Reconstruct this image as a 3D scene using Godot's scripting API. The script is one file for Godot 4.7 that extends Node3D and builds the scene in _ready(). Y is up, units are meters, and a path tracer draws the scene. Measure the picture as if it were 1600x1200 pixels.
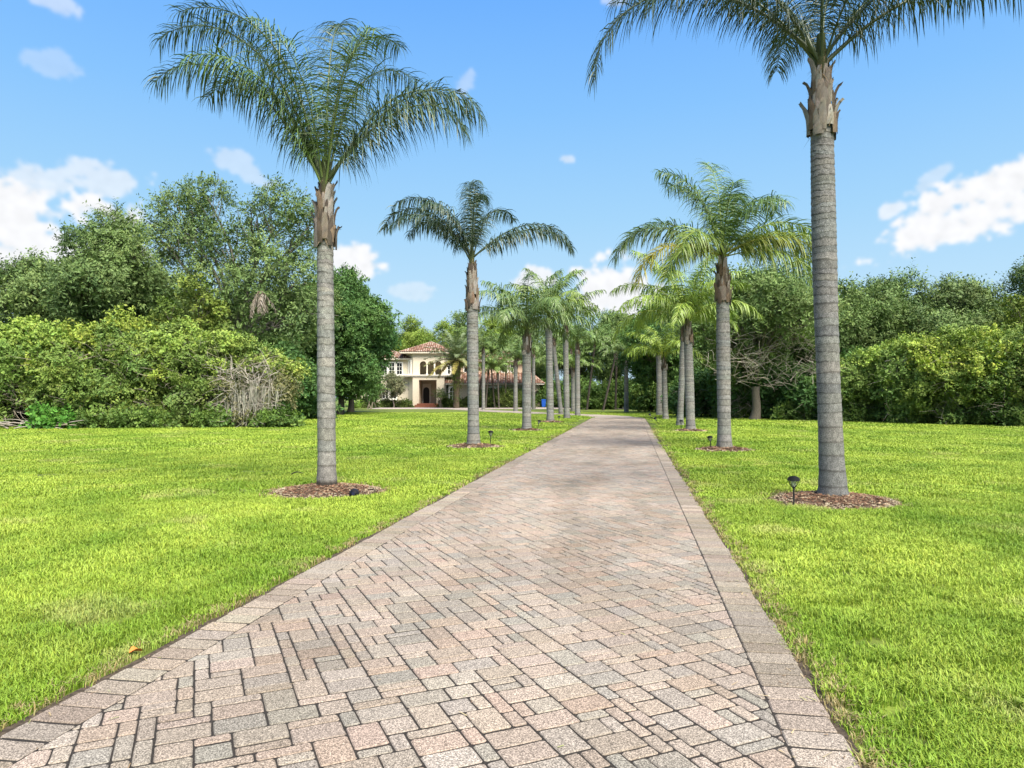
extends Node3D
# A long paver drive between two rows of queen palms, a lawn, overgrown hedgerows and a stucco house.
# World: camera foot at the origin, -Z is forward. P2(x, d) below means x to the right and d metres ahead.

const EXPOSURE := 7.2
const DRIVE_ANGLE := 0.1665      # heading of the drive, radians to the right of straight ahead
const V_LEFT := -2.58            # drive edges, metres right of the drive's axis through the camera foot
const V_RIGHT := 0.86
const BORDER := 0.245            # width of the soldier course
const U_END := 47.5              # where the straight part ends
const GROUND := -0.03

var rng := RandomNumberGenerator.new()
var patch_noise := FastNoiseLite.new()
var fine_noise := FastNoiseLite.new()
var M := {}
var taken := {}
var mulch_spots: Array = []
var bend: Array = []


class MB:
	var v := PackedVector3Array()
	var n := PackedVector3Array()
	var c := PackedColorArray()
	var t := PackedVector2Array()
	var i := PackedInt32Array()

	func vert(p: Vector3, nn: Vector3, col: Color, uv := Vector2.ZERO) -> int:
		v.append(p); n.append(nn); c.append(col); t.append(uv)
		return v.size() - 1

	func tri(a: Vector3, b: Vector3, d: Vector3, col: Color) -> void:
		var nn := (d - a).cross(b - a)
		if nn.length_squared() < 1e-16:
			return
		nn = nn.normalized()
		var k := v.size()
		v.append(a); v.append(b); v.append(d)
		n.append(nn); n.append(nn); n.append(nn)
		c.append(col); c.append(col); c.append(col)
		t.append(Vector2(a.x, a.z)); t.append(Vector2(b.x, b.z)); t.append(Vector2(d.x, d.z))
		i.append(k); i.append(k + 1); i.append(k + 2)

	func quad(a: Vector3, b: Vector3, d: Vector3, e: Vector3, col: Color) -> void:
		tri(a, b, d, col)
		tri(a, d, e, col)

	func box(x0: float, x1: float, y0: float, y1: float, z0: float, z1: float, col: Color) -> void:
		var a := Vector3(x0, y0, z0); var b := Vector3(x1, y0, z0); var d := Vector3(x1, y1, z0); var e := Vector3(x0, y1, z0)
		var a2 := Vector3(x0, y0, z1); var b2 := Vector3(x1, y0, z1); var d2 := Vector3(x1, y1, z1); var e2 := Vector3(x0, y1, z1)
		quad(a, b, d, e, col); quad(b2, a2, e2, d2, col)
		quad(a2, a, e, e2, col); quad(b, b2, d2, d, col)
		quad(e, d, d2, e2, col); quad(a2, b2, b, a, col)

	# smooth tube along a path; radii and colours per point
	func tube(path: Array, radii: Array, seg: int, cols: Array, cap := true) -> void:
		var first := v.size()
		var m := path.size()
		var side := Vector3.ZERO
		for k in m:
			var dir: Vector3 = (path[mini(k + 1, m - 1)] - path[maxi(k - 1, 0)]).normalized()
			if k == 0:
				side = dir.cross(Vector3.UP if absf(dir.y) < 0.9 else Vector3.RIGHT).normalized()
			else:
				side = (side - dir * side.dot(dir)).normalized()
			var up := dir.cross(side)
			for s in seg + 1:
				var a := TAU * s / seg
				var r := side * cos(a) + up * sin(a)
				vert(path[k] + r * radii[k], r, cols[mini(k, cols.size() - 1)], Vector2(float(s) / seg, float(k)))
		for k in m - 1:
			for s in seg:
				var q := first + k * (seg + 1) + s
				var w := q + seg + 1
				i.append_array([q, w, q + 1, q + 1, w, w + 1])
		if cap:
			var top: Vector3 = path[m - 1]
			var b := first + (m - 1) * (seg + 1)
			for s in seg:
				tri(top, v[b + s + 1], v[b + s], cols[cols.size() - 1])

	func commit() -> ArrayMesh:
		var a := []
		a.resize(Mesh.ARRAY_MAX)
		a[Mesh.ARRAY_VERTEX] = v; a[Mesh.ARRAY_NORMAL] = n; a[Mesh.ARRAY_COLOR] = c; a[Mesh.ARRAY_TEX_UV] = t; a[Mesh.ARRAY_INDEX] = i
		var m := ArrayMesh.new()
		m.add_surface_from_arrays(Mesh.PRIMITIVE_TRIANGLES, a)
		return m


# ---------------------------------------------------------------- small helpers
func rf(a: float, b: float) -> float:
	return rng.randf_range(a, b)

func lin(r: float, g: float, b: float) -> Color:
	return Color(r, g, b)

func vary(c: Color, k: float) -> Color:
	var f := 1.0 + rf(-k, k)
	return Color(c.r * f * (1.0 + rf(-k, k) * 0.3), c.g * f, c.b * f * (1.0 + rf(-k, k) * 0.3))

func numbered(called: String) -> String:
	if not taken.has(called):
		taken[called] = 0
		return called
	taken[called] += 1
	return "%s_%03d" % [called, taken[called]]

func tag(o: Node3D, label: String, category: String, group := "", kind := "") -> Node3D:
	if label: o.set_meta("label", label)
	if category: o.set_meta("category", category)
	if group: o.set_meta("group", group)
	if kind: o.set_meta("kind", kind)
	return o

func thing(called: String, label: String, category: String, at := Vector3.ZERO, group := "") -> Node3D:
	var o := Node3D.new()
	o.name = numbered(called)
	add_child(o)
	o.position = at
	tag(o, label, category, group)
	return o

func part(mb: MB, called: String, m: Material, parent: Node) -> MeshInstance3D:
	var o := MeshInstance3D.new()
	o.mesh = mb.commit()
	o.mesh.surface_set_material(0, m)
	if parent == self:
		o.name = numbered(called)
		add_child(o)
	else:
		o.name = called
		parent.add_child(o, true)
	return o

func structure(mb: MB, called: String, m: Material, label := "") -> MeshInstance3D:
	var o := part(mb, called, m, self)
	o.set_meta("kind", "structure")
	if label: o.set_meta("label", label)
	return o

func copies(called: String, mesh: Mesh, m: Material, buffer: PackedFloat32Array, parent: Node) -> MultiMeshInstance3D:
	var mm := MultiMesh.new()
	mm.transform_format = MultiMesh.TRANSFORM_3D
	mm.use_colors = true
	mm.mesh = mesh
	mm.instance_count = buffer.size() / 16
	mm.buffer = buffer
	var o := MultiMeshInstance3D.new()
	o.multimesh = mm
	o.material_override = m
	o.name = numbered(called) if parent == self else called
	o.set_meta("kind", "stuff")
	parent.add_child(o, true)
	return o

func put(buf: PackedFloat32Array, b: Basis, p: Vector3, c: Color) -> void:
	buf.append_array(PackedFloat32Array([b.x.x, b.y.x, b.z.x, p.x, b.x.y, b.y.y, b.z.y, p.y, b.x.z, b.y.z, b.z.z, p.z, c.r, c.g, c.b, 1.0]))

# drive coordinates (u along, v to the right) to world
func DP(u: float, v: float, y := 0.0) -> Vector3:
	return Vector3(u * sin(DRIVE_ANGLE) + v * cos(DRIVE_ANGLE), y, -(u * cos(DRIVE_ANGLE) - v * sin(DRIVE_ANGLE)))

func to_uv(x: float, d: float) -> Vector2:
	return Vector2(x * sin(DRIVE_ANGLE) + d * cos(DRIVE_ANGLE), x * cos(DRIVE_ANGLE) - d * sin(DRIVE_ANGLE))

func to_bend(x: float, d: float) -> float:
	var best := 1e9
	for k in bend.size() - 1:
		var p := Geometry2D.get_closest_point_to_segment(Vector2(x, d), bend[k], bend[k + 1])
		best = minf(best, p.distance_to(Vector2(x, d)))
	return best


# ---------------------------------------------------------------- materials
func noise_tex(freq: float, lo: float, hi: float, seed_: int, octaves := 4, kind := FastNoiseLite.TYPE_SIMPLEX_SMOOTH, size := 512, cut := 0.0) -> NoiseTexture2D:
	var f := FastNoiseLite.new()
	f.noise_type = kind
	f.seed = seed_
	f.frequency = freq
	f.fractal_octaves = octaves
	var g := Gradient.new()
	g.set_color(0, Color(lo, lo, lo))
	g.set_color(1, Color(hi, hi, hi))
	g.set_offset(0, cut)
	g.set_offset(1, 1.0 - cut)
	var t := NoiseTexture2D.new()
	t.width = size; t.height = size
	t.seamless = true
	t.noise = f
	t.color_ramp = g
	return t

func vmat(rough: float, tex: Texture2D = null, scale := 1.0, spec := 0.4) -> StandardMaterial3D:
	var m := StandardMaterial3D.new()
	m.vertex_color_use_as_albedo = true
	m.roughness = rough
	m.metallic_specular = spec
	if tex:
		m.albedo_texture = tex
		m.uv1_triplanar = true
		m.uv1_world_triplanar = true
		m.uv1_scale = Vector3.ONE * scale
	return m

func leaf_mat(rough: float, back: float, spec := 0.4) -> StandardMaterial3D:
	var m := vmat(rough, null, 1.0, spec)
	m.backlight_enabled = true
	m.backlight = Color(back * 0.9, back, back * 0.5)
	return m

func make_materials() -> void:
	var speckle := noise_tex(0.17, 0.5, 1.0, 5, 2, FastNoiseLite.TYPE_VALUE, 1024, 0.2)
	M.paver = vmat(0.9, speckle, 1.5, 0.25)
	M.paver.heightmap_enabled = true
	M.paver.heightmap_texture = speckle
	M.paver.heightmap_scale = 0.12
	M.sand = vmat(0.95, noise_tex(0.12, 0.4, 1.0, 9), 1.3)
	M.soil = vmat(0.95, noise_tex(0.05, 0.45, 1.0, 12), 1.1)
	M.lawn = vmat(0.9, noise_tex(0.02, 0.55, 1.0, 21, 5), 0.21)
	M.grass = leaf_mat(0.5, 0.55, 0.3)
	M.mulch = vmat(0.9)
	var bark := noise_tex(0.035, 0.52, 1.0, 31, 5, FastNoiseLite.TYPE_SIMPLEX_SMOOTH, 512, 0.12)
	M.palm_trunk = vmat(0.85, bark, 3.1)
	M.palm_trunk.heightmap_enabled = true
	M.palm_trunk.heightmap_texture = bark
	M.palm_trunk.heightmap_scale = 0.5
	var blotch := noise_tex(0.02, 0.78, 1.0, 35, 5, FastNoiseLite.TYPE_SIMPLEX_SMOOTH, 512, 0.2)
	M.palm_trunk.detail_enabled = true
	M.palm_trunk.detail_blend_mode = BaseMaterial3D.BLEND_MODE_MUL
	M.palm_trunk.detail_albedo = blotch
	M.palm_trunk.detail_uv_layer = BaseMaterial3D.DETAIL_UV_2
	M.palm_trunk.uv2_triplanar = true
	M.palm_trunk.uv2_world_triplanar = true
	M.palm_trunk.uv2_scale = Vector3(1.3, 0.9, 1.3)
	M.boot = vmat(0.85, noise_tex(0.05, 0.35, 1.0, 33, 4, FastNoiseLite.TYPE_SIMPLEX_SMOOTH, 512, 0.2), 7.0)
	M.frond = leaf_mat(0.42, 0.5, 0.45)
	M.rachis = vmat(0.55)
	M.bark = vmat(0.9, bark, 1.2)
	M.leaf = leaf_mat(0.6, 0.55, 0.3)
	M.twig = vmat(0.9)
	M.moss = leaf_mat(0.9, 0.4, 0.1)
	M.stucco = vmat(0.9, noise_tex(0.03, 0.86, 1.0, 41, 5), 0.4, 0.2)
	M.trim = vmat(0.7, null, 1.0, 0.3)
	M.tile = vmat(0.8, noise_tex(0.06, 0.6, 1.0, 45, 3), 0.8, 0.25)
	M.glass = vmat(0.08, null, 1.0, 0.5)
	M.wood = vmat(0.5)
	M.plastic = vmat(0.4)
	M.lens = StandardMaterial3D.new()
	M.lens.albedo_color = Color(0.92, 0.93, 0.9, 0.35)
	M.lens.transparency = BaseMaterial3D.TRANSPARENCY_ALPHA
	M.lens.roughness = 0.1
	M.asphalt = vmat(0.9, noise_tex(0.03, 0.7, 1.0, 51, 5), 0.5, 0.2)


# ---------------------------------------------------------------- sky
func make_sky() -> Texture2D:
	var w := 2048
	var h := 1024
	var f := FastNoiseLite.new()
	f.seed = 4
	f.frequency = 1.0
	f.fractal_octaves = 5
	f.fractal_gain = 0.55
	var data := PackedFloat32Array()
	data.resize(w * h * 3)
	var stops := [[-90.0, Vector3(0.60, 0.72, 0.80)], [0.0, Vector3(0.63, 0.82, 0.97)], [7.0, Vector3(0.53, 0.78, 0.98)], [14.0, Vector3(0.38, 0.68, 0.98)], [22.0, Vector3(0.25, 0.56, 1.0)], [31.0, Vector3(0.15, 0.43, 1.0)], [55.0, Vector3(0.08, 0.25, 0.80)], [90.0, Vector3(0.07, 0.21, 0.72)]]
	for y in h:
		var el := 90.0 - (y + 0.5) / h * 180.0
		var col := Vector3.ZERO
		for k in stops.size() - 1:
			if el >= stops[k][0] and el <= stops[k + 1][0]:
				col = stops[k][1].lerp(stops[k + 1][1], (el - stops[k][0]) / (stops[k + 1][0] - stops[k][0]))
		var row := PackedFloat32Array()
		row.resize(w * 3)
		for x in w:
			row[x * 3] = col.x; row[x * 3 + 1] = col.y; row[x * 3 + 2] = col.z
		for x in w * 3:
			data[y * w * 3 + x] = row[x]
	# clouds: azimuth, elevation, half width, half height (degrees), density, tilt
	var clouds := [
		[-36.5, 10.0, 8.5, 4.6, 1.0, 0.0], [-31.5, 14.6, 4.2, 1.5, 0.6, 0.1], [-34.5, 25.5, 3.0, 0.9, 0.45, -0.2], [-33.0, 21.5, 1.6, 0.9, 0.25, 0.0],
		[34.5, 12.7, 7.5, 2.5, 1.0, 0.32], [28.3, 13.2, 0.9, 0.7, 0.7, 0.3], [30.2, 14.4, 1.4, 0.7, 0.4, 0.6],
		[7.8, 8.3, 3.4, 2.9, 1.0, 0.0], [10.6, 7.0, 2.6, 2.0, 1.0, 0.0], [2.0, 9.2, 1.8, 1.2, 0.9, 0.0], [-12.6, 10.2, 2.3, 1.7, 1.0, 0.0],
		[-7.7, 8.3, 2.0, 0.9, 0.35, 0.0], [-21.3, 17.0, 2.8, 1.1, 0.4, -0.3], [-3.5, 24.0, 1.2, 1.0, 0.3, 0.4], [4.5, 18.5, 0.6, 0.4, 0.5, 0.0], [8.5, 29.5, 1.2, 0.8, 0.4, 0.0]]
	rng.seed = 77
	for k in 95:   # the rest of the sky holds clouds of the same sort
		var az := rf(-180, 180)
		if absf(az) < 50.0:
			az = 180.0 - az
		var el := rf(5, 30) if k % 3 else rf(30, 70)
		clouds.append([az, el, rf(2.5, 9), rf(1.2, 4.5), rf(0.4, 1.0), rf(-0.2, 0.2)])
	for cl in clouds:
		var reach_x: float = cl[2] * 2.1 / maxf(0.2, cos(deg_to_rad(cl[1])))
		var reach_y: float = cl[3] * 2.1 + absf(cl[5]) * cl[2]
		var y0 := clampi(int((90.0 - cl[1] - reach_y) / 180.0 * h), 0, h / 2 - 1)
		var y1 := clampi(int((90.0 - cl[1] + reach_y) / 180.0 * h), 0, h / 2 - 1)
		var x0 := int(floor((cl[0] - reach_x) / 360.0 * w))
		var x1 := int(ceil((cl[0] + reach_x) / 360.0 * w))
		for y in range(y0, y1 + 1):
			var el := 90.0 - (y + 0.5) / h * 180.0
			for xx in range(x0, x1 + 1):
				var az := (xx + 0.5) / w * 360.0
				var dx: float = (az - cl[0]) * cos(deg_to_rad(el))
				var dy: float = el - cl[1] - dx * cl[5]
				var e: float = (dx / cl[2]) ** 2 + (dy / cl[3] * (1.0 if dy > 0.0 else 1.25)) ** 2
				if e > 2.6:
					continue
				var nz := f.get_noise_3d(az * 0.22, el * 0.3, cl[0])
				var nf := f.get_noise_3d(az * 0.9, el * 1.1, cl[0] + 9.0)
				var a: float = smoothstep(0.0, 0.5, 1.0 - e + nz * 1.35 + nf * 0.75) * cl[4]
				if a <= 0.0:
					continue
				var body := 0.97 + nf * 0.12
				var k := (y * w + posmod(xx, w)) * 3
				data[k] = lerpf(data[k], body * 0.985, a)
				data[k + 1] = lerpf(data[k + 1], body * 0.995, a)
				data[k + 2] = lerpf(data[k + 2], body * 1.02, a)
	return ImageTexture.create_from_image(Image.create_from_data(w, h, false, Image.FORMAT_RGBF, data.to_byte_array()))


# ---------------------------------------------------------------- drive
func clip_v(poly: Array, limit: float, above: bool) -> Array:
	var out := []
	for k in poly.size():
		var a: Vector2 = poly[k]
		var b: Vector2 = poly[(k + 1) % poly.size()]
		var ia := (a.y >= limit) == above
		var ib := (b.y >= limit) == above
		if ia:
			out.append(a)
		if ia != ib:
			out.append(a.lerp(b, (limit - a.y) / (b.y - a.y)))
	return out

func area2(poly: Array) -> float:
	var s := 0.0
	for k in poly.size():
		var a: Vector2 = poly[k]
		var b: Vector2 = poly[(k + 1) % poly.size()]
		s += a.cross(b)
	return absf(s) * 0.5

# one paver: worn uneven outline, rounded top edge, sides down into the joint
func add_paver(mb: MB, poly: Array, col: Color, detail: bool) -> void:
	var mid := Vector2.ZERO
	for p in poly:
		mid += p
	mid /= poly.size()
	var ring := []
	for k in poly.size():
		var a: Vector2 = poly[k]
		var b: Vector2 = poly[(k + 1) % poly.size()]
		var long := a.distance_to(b)
		if detail:
			var dir := (b - a).normalized()
			var cut := minf(0.008, long * 0.2)
			ring.append(a + dir * cut + Vector2(rf(-0.0015, 0.0015), rf(-0.0015, 0.0015)))
			if long > 0.1:
				ring.append(a.lerp(b, rf(0.35, 0.65)) + Vector2(rf(-0.002, 0.002), rf(-0.002, 0.002)))
			ring.append(b - dir * cut + Vector2(rf(-0.0015, 0.0015), rf(-0.0015, 0.0015)))
		else:
			ring.append(a)
	var y := rf(-0.002, 0.002)
	var sx := rf(-0.008, 0.008)
	var sy := rf(-0.008, 0.008)
	var bev := 0.0045
	var top := []
	var rim := []
	var low := []
	for p: Vector2 in ring:
		var lift := y + (p.x - mid.x) * sx + (p.y - mid.y) * sy
		var q := p + (mid - p).normalized() * bev * 1.3
		top.append(DP(q.x, q.y, lift))
		rim.append(DP(p.x, p.y, lift - bev))
		if detail:
			low.append(DP(p.x, p.y, -0.028))
	var centre := DP(mid.x, mid.y, y)
	for k in ring.size():
		var j := (k + 1) % ring.size()
		mb.tri(centre, top[k], top[j], col)
		mb.quad(top[k], rim[k], rim[j], top[j], col)
		if detail:
			mb.quad(rim[k], low[k], low[j], rim[j], col)
	if not detail:
		for k in ring.size():
			var j := (k + 1) % ring.size()
			var p: Vector2 = ring[k]; var q: Vector2 = ring[j]
			mb.quad(rim[k], DP(p.x, p.y, -0.028), DP(q.x, q.y, -0.028), rim[j], col)

func paver_colour(u: float, v: float) -> Color:
	var r := rng.randf()
	var c: Color
	if r < 0.42: c = lin(0.44, 0.375, 0.32)
	elif r < 0.58: c = lin(0.44, 0.35, 0.29)
	elif r < 0.80: c = lin(0.425, 0.39, 0.345)
	else: c = lin(0.35, 0.337, 0.305)
	# tyre film and stains lie in blotches over the pavers
	var s := patch_noise.get_noise_2d(u * 0.9, v * 2.2) + 0.5 * fine_noise.get_noise_2d(u * 1.5, v * 3.0)
	var st := clampf(1.0 - s * 0.30, 0.72, 1.14)
	c = vary(c.lerp(lin(0.415, 0.36, 0.312), 0.3), 0.09)
	c = Color(c.r * 1.04, c.g * 1.0, c.b * 0.94)
	return Color(c.r * st, c.g * st * (0.99 if s > 0.2 else 1.0), c.b * st * (0.97 if s > 0.2 else 1.0))

func build_drive() -> void:
	var root := Node3D.new()
	root.name = "driveway"
	add_child(root)
	root.set_meta("kind", "structure")
	root.set_meta("label", "long drive of tan and grey concrete pavers with soldier course borders")
	var bed := MB.new()
	var bc := lin(0.05, 0.042, 0.032)
	for k in 25:
		var u0 := -2.0 + k * 2.0
		var u1 := minf(u0 + 2.0, U_END + 0.5)
		bed.quad(DP(u0, V_LEFT + 0.02, -0.0048), DP(u1, V_LEFT + 0.02, -0.0048), DP(u1, V_RIGHT - 0.02, -0.0048), DP(u0, V_RIGHT - 0.02, -0.0048), bc)
	part(bed, "joint_sand", M.sand, root)
	# field: a random ashlar of five stone sizes, laid askew to the drive
	rng.seed = 11
	var ang := 0.986
	var A := Vector2(cos(ang), sin(ang))
	var B := Vector2(sin(ang), -cos(ang))
	var m := 0.073
	var used := {}
	var pieces := []
	var fl := V_LEFT + BORDER + 0.004
	var fr := V_RIGHT - BORDER - 0.004
	var sizes := [[3, 2, 0.44], [2, 2, 0.21], [2, 3, 0.09], [3, 1, 0.12], [2, 1, 0.09], [1, 2, 0.04], [1, 3, 0.01]]
	var bmax := int((U_END * B.x + 3.0 * 0.9) / m)
	for jb in range(-60, bmax):
		# only cells of this row that lie on the drive
		var b0 := (jb + 0.5) * m
		# v = a * A.y + b * B.y
		var a_lo := int(floor((fl - 0.3 - b0 * B.y) / A.y / m))
		var a_hi := int(ceil((fr + 0.3 - b0 * B.y) / A.y / m))
		for ja in range(a_lo, a_hi + 1):
			if used.has(Vector2i(ja, jb)):
				continue
			var w := 1
			var h := 1
			for attempt in 6:
				var r := rng.randf()
				var pick: Array = sizes[0]
				for s in sizes:
					r -= s[2]
					if r <= 0.0:
						pick = s
						break
				var ok := true
				for x in pick[0]:
					for y in pick[1]:
						if used.has(Vector2i(ja + x, jb + y)):
							ok = false
				if ok:
					w = pick[0]; h = pick[1]
					break
			if w == 1 and h == 1:
				if not used.has(Vector2i(ja + 1, jb)): w = 2
				elif not used.has(Vector2i(ja, jb + 1)): h = 2
			for x in w:
				for y in h:
					used[Vector2i(ja + x, jb + y)] = true
			var far_u: float = (A * ja * m + B * jb * m).x
			var tight := lerpf(1.0, 0.5, smoothstep(9.0, 24.0, far_u))   # beyond, joints are finer than the picture can show
			var ga := 0.0037 * tight
			var gb := 0.0062 * tight
			var poly := []
			for q in [[ga, gb], [w * m - ga, gb], [w * m - ga, h * m - gb], [ga, h * m - gb]]:
				var p: Vector2 = A * (ja * m + q[0]) + B * (jb * m + q[1])
				poly.append(p)
			poly = clip_v(poly, fl, true)
			if poly.size() >= 3: poly = clip_v(poly, fr, false)
			if poly.size() < 3 or area2(poly) < 0.0006:
				continue
			var mid := Vector2.ZERO
			for p in poly: mid += p
			mid /= poly.size()
			if mid.x < -1.8 or mid.x > U_END:
				continue
			pieces.append([poly, mid])
	var ranked := []
	for k in pieces.size():
		var p := DP(pieces[k][1].x, pieces[k][1].y)
		var d := -p.z
		var seen := d > 2.72 and absf(p.x / d) < 0.73
		ranked.append([area2(pieces[k][0]) / d ** 3 if seen else 0.0, k])
	ranked.sort_custom(func(x, y): return x[0] > y[0])
	var single := {}
	for k in 300:
		single[ranked[k][1]] = true
	var rest := MB.new()
	for k in pieces.size():
		var mid: Vector2 = pieces[k][1]
		var col := paver_colour(mid.x, mid.y)
		if single.has(k):
			var one := MB.new()
			add_paver(one, pieces[k][0], col, true)
			part(one, "paver", M.paver, root)
		else:
			add_paver(rest, pieces[k][0], col, mid.x < 7.0 and mid.x > 1.0)
	tag(part(rest, "field_pavers", M.paver, root), "", "", "", "stuff")
	# soldier courses
	rng.seed = 12
	var edge_rest := MB.new()
	var count := 0
	for side in [0, 1]:
		var u := -1.9
		while u < U_END:
			var wide := 0.1535 + rf(-0.002, 0.002)
			var wob := patch_noise.get_noise_2d(u * 2.0, side * 50.0) * 0.025 + rf(-0.006, 0.006)
			var v0 := V_LEFT + wob if side == 0 else V_RIGHT - BORDER + 0.003
			var v1 := V_LEFT + BORDER - 0.003 if side == 0 else V_RIGHT + wob
			var skew := rf(-0.003, 0.003)
			var poly := [Vector2(u + 0.0078 + skew, v0), Vector2(u + wide - 0.0078 + skew, v0), Vector2(u + wide - 0.0078, v1), Vector2(u + 0.0078, v1)]
			var c := vary(lin(0.42, 0.352, 0.285), 0.15)
			var dirt := clampf(1.0 + 0.35 * patch_noise.get_noise_2d(u * 1.4, 90.0 + side * 9.0), 0.75, 1.15)
			c = Color(c.r * dirt, c.g * dirt, c.b * dirt * 0.98)
			var p := DP(u, v0)
			if -p.z > 2.6 and u < 22.0 and absf(p.x / -p.z) < 0.78 and count < 300:
				var one := MB.new()
				add_paver(one, poly, c, u < 10.0)
				part(one, "border_paver", M.paver, root)
				count += 1
			else:
				add_paver(edge_rest, poly, c, u < 4.0)
			u += wide
	tag(part(edge_rest, "border_course", M.paver, root), "", "", "", "stuff")
	# bare soil beside the edge
	rng.seed = 13
	var soil := MB.new()
	for side in [0, 1]:
		var base := V_LEFT if side == 0 else V_RIGHT
		var sg := -1.0 if side == 0 else 1.0
		for k in 240:
			var u0 := -2.0 + k * 0.2
			var w0 := (0.05 if side == 0 else 0.035) + 0.035 * (patch_noise.get_noise_2d(u0 * 3.0, side * 30.0) + 0.4)
			var u1 := u0 + 0.2
			var w1 := (0.05 if side == 0 else 0.035) + 0.035 * (patch_noise.get_noise_2d(u1 * 3.0, side * 30.0) + 0.4)
			var y := -0.018
			soil.quad(DP(u0, base - sg * 0.03, y), DP(u1, base - sg * 0.03, y), DP(u1, base + sg * w1, y), DP(u0, base + sg * w0, y), lin(0.11, 0.085, 0.055))
	structure(soil, "soil_edge", M.soil, "narrow strips of bare soil along the drive edges")
	# the bend towards the house: too far to tell its pavers apart
	var road := MB.new()
	var far_col := lin(0.43, 0.365, 0.305)
	var pts := bend
	var prev_l := Vector3.ZERO
	var prev_r := Vector3.ZERO
	for k in pts.size():
		var dir: Vector2 = (pts[mini(k + 1, pts.size() - 1)] - pts[maxi(k - 1, 0)]).normalized()
		var right := Vector2(dir.y, -dir.x)
		if k == 0: right = Vector2(cos(DRIVE_ANGLE), -sin(DRIVE_ANGLE))
		var hw := 1.72
		var l := Vector3(pts[k].x - right.x * hw, -0.003, -(pts[k].y - right.y * hw))
		var r := Vector3(pts[k].x + right.x * hw, -0.003, -(pts[k].y + right.y * hw))
		if k > 0:
			road.quad(prev_l, l, r, prev_r, far_col)
			for e in [[prev_l, l], [prev_r, r]]:
				road.quad(e[0], e[1], e[1] + Vector3.DOWN * 0.04, e[0] + Vector3.DOWN * 0.04, far_col)
		prev_l = l; prev_r = r
	structure(road, "drive_bend", M.asphalt, "paved drive curving across the lawn towards the house")
	var court := MB.new()
	court.box(-17.0, 15.0, -0.05, 0.004, -93.5, -82.5, lin(0.50, 0.43, 0.385))
	structure(court, "forecourt", M.asphalt, "pale paved forecourt before the house and garage")


# ---------------------------------------------------------------- lawn
func blade_mesh(blades: int, radius: float, tall: float, wide: float, seed_: int) -> ArrayMesh:
	rng.seed = seed_
	var mb := MB.new()
	for k in blades:
		var a := rf(0, TAU)
		var r := radius * sqrt(rng.randf())
		var p := Vector3(cos(a) * r, 0, sin(a) * r)
		var b := rf(0, TAU)
		var lean := Vector3(cos(b), 0, sin(b))
		var h := tall * rf(0.6, 1.15)
		var bend_ := rf(0.25, 1.0)
		var s := lean.cross(Vector3.UP).rotated(Vector3.UP, rf(-0.6, 0.6)) * wide * rf(0.7, 1.2) * 0.5
		var p1 := p + Vector3.UP * h * 0.55 + lean * h * 0.22 * bend_
		var p2 := p + Vector3.UP * h * (1.0 - 0.35 * bend_) + lean * h * 0.85 * bend_
		var f := rf(0.72, 1.25)
		var col := Color(f * rf(0.9, 1.15), f, f * rf(0.8, 1.2))
		if rng.randf() < 0.07:
			col = Color(1.9, 1.25, 3.2)
		mb.quad(p - s, p1 - s, p1 + s, p + s, col)
		mb.tri(p1 - s, p2, p1 + s, col)
	return mb.commit()

func lawn_colour(x: float, d: float) -> Color:
	var a := patch_noise.get_noise_2d(x * 0.55, d * 0.55)
	var b := fine_noise.get_noise_2d(x * 1.1, d * 1.1)
	var uv := to_uv(x, d)
	var stripe := 0.35 * sin(uv.y * 5.2 + 1.5 * a) * clampf(d / 14.0, 0.0, 1.0)
	var k := clampf(0.52 + a * 0.7 + b * 0.45 + stripe * 0.4, 0.0, 1.0)
	var c := lin(0.162, 0.270, 0.027).lerp(lin(0.368, 0.466, 0.066), k)
	var dry := smoothstep(0.34, 0.62, fine_noise.get_noise_2d(x * 0.7 + 40.0, d * 0.7) + 0.25 * b)
	return c.lerp(lin(0.45, 0.43, 0.17), dry * 0.45)

func on_paving(x: float, d: float, margin: float) -> bool:
	var uv := to_uv(x, d)
	if uv.x < U_END + 0.4:
		if uv.y > V_LEFT - margin and uv.y < V_RIGHT + margin:
			return true
	if d > 44.0:
		if to_bend(x, d) < 1.75:
			return true
		if d > 82.3 and d < 93.7 and x > -17.2 and x < 15.2:
			return true
	return false

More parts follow.
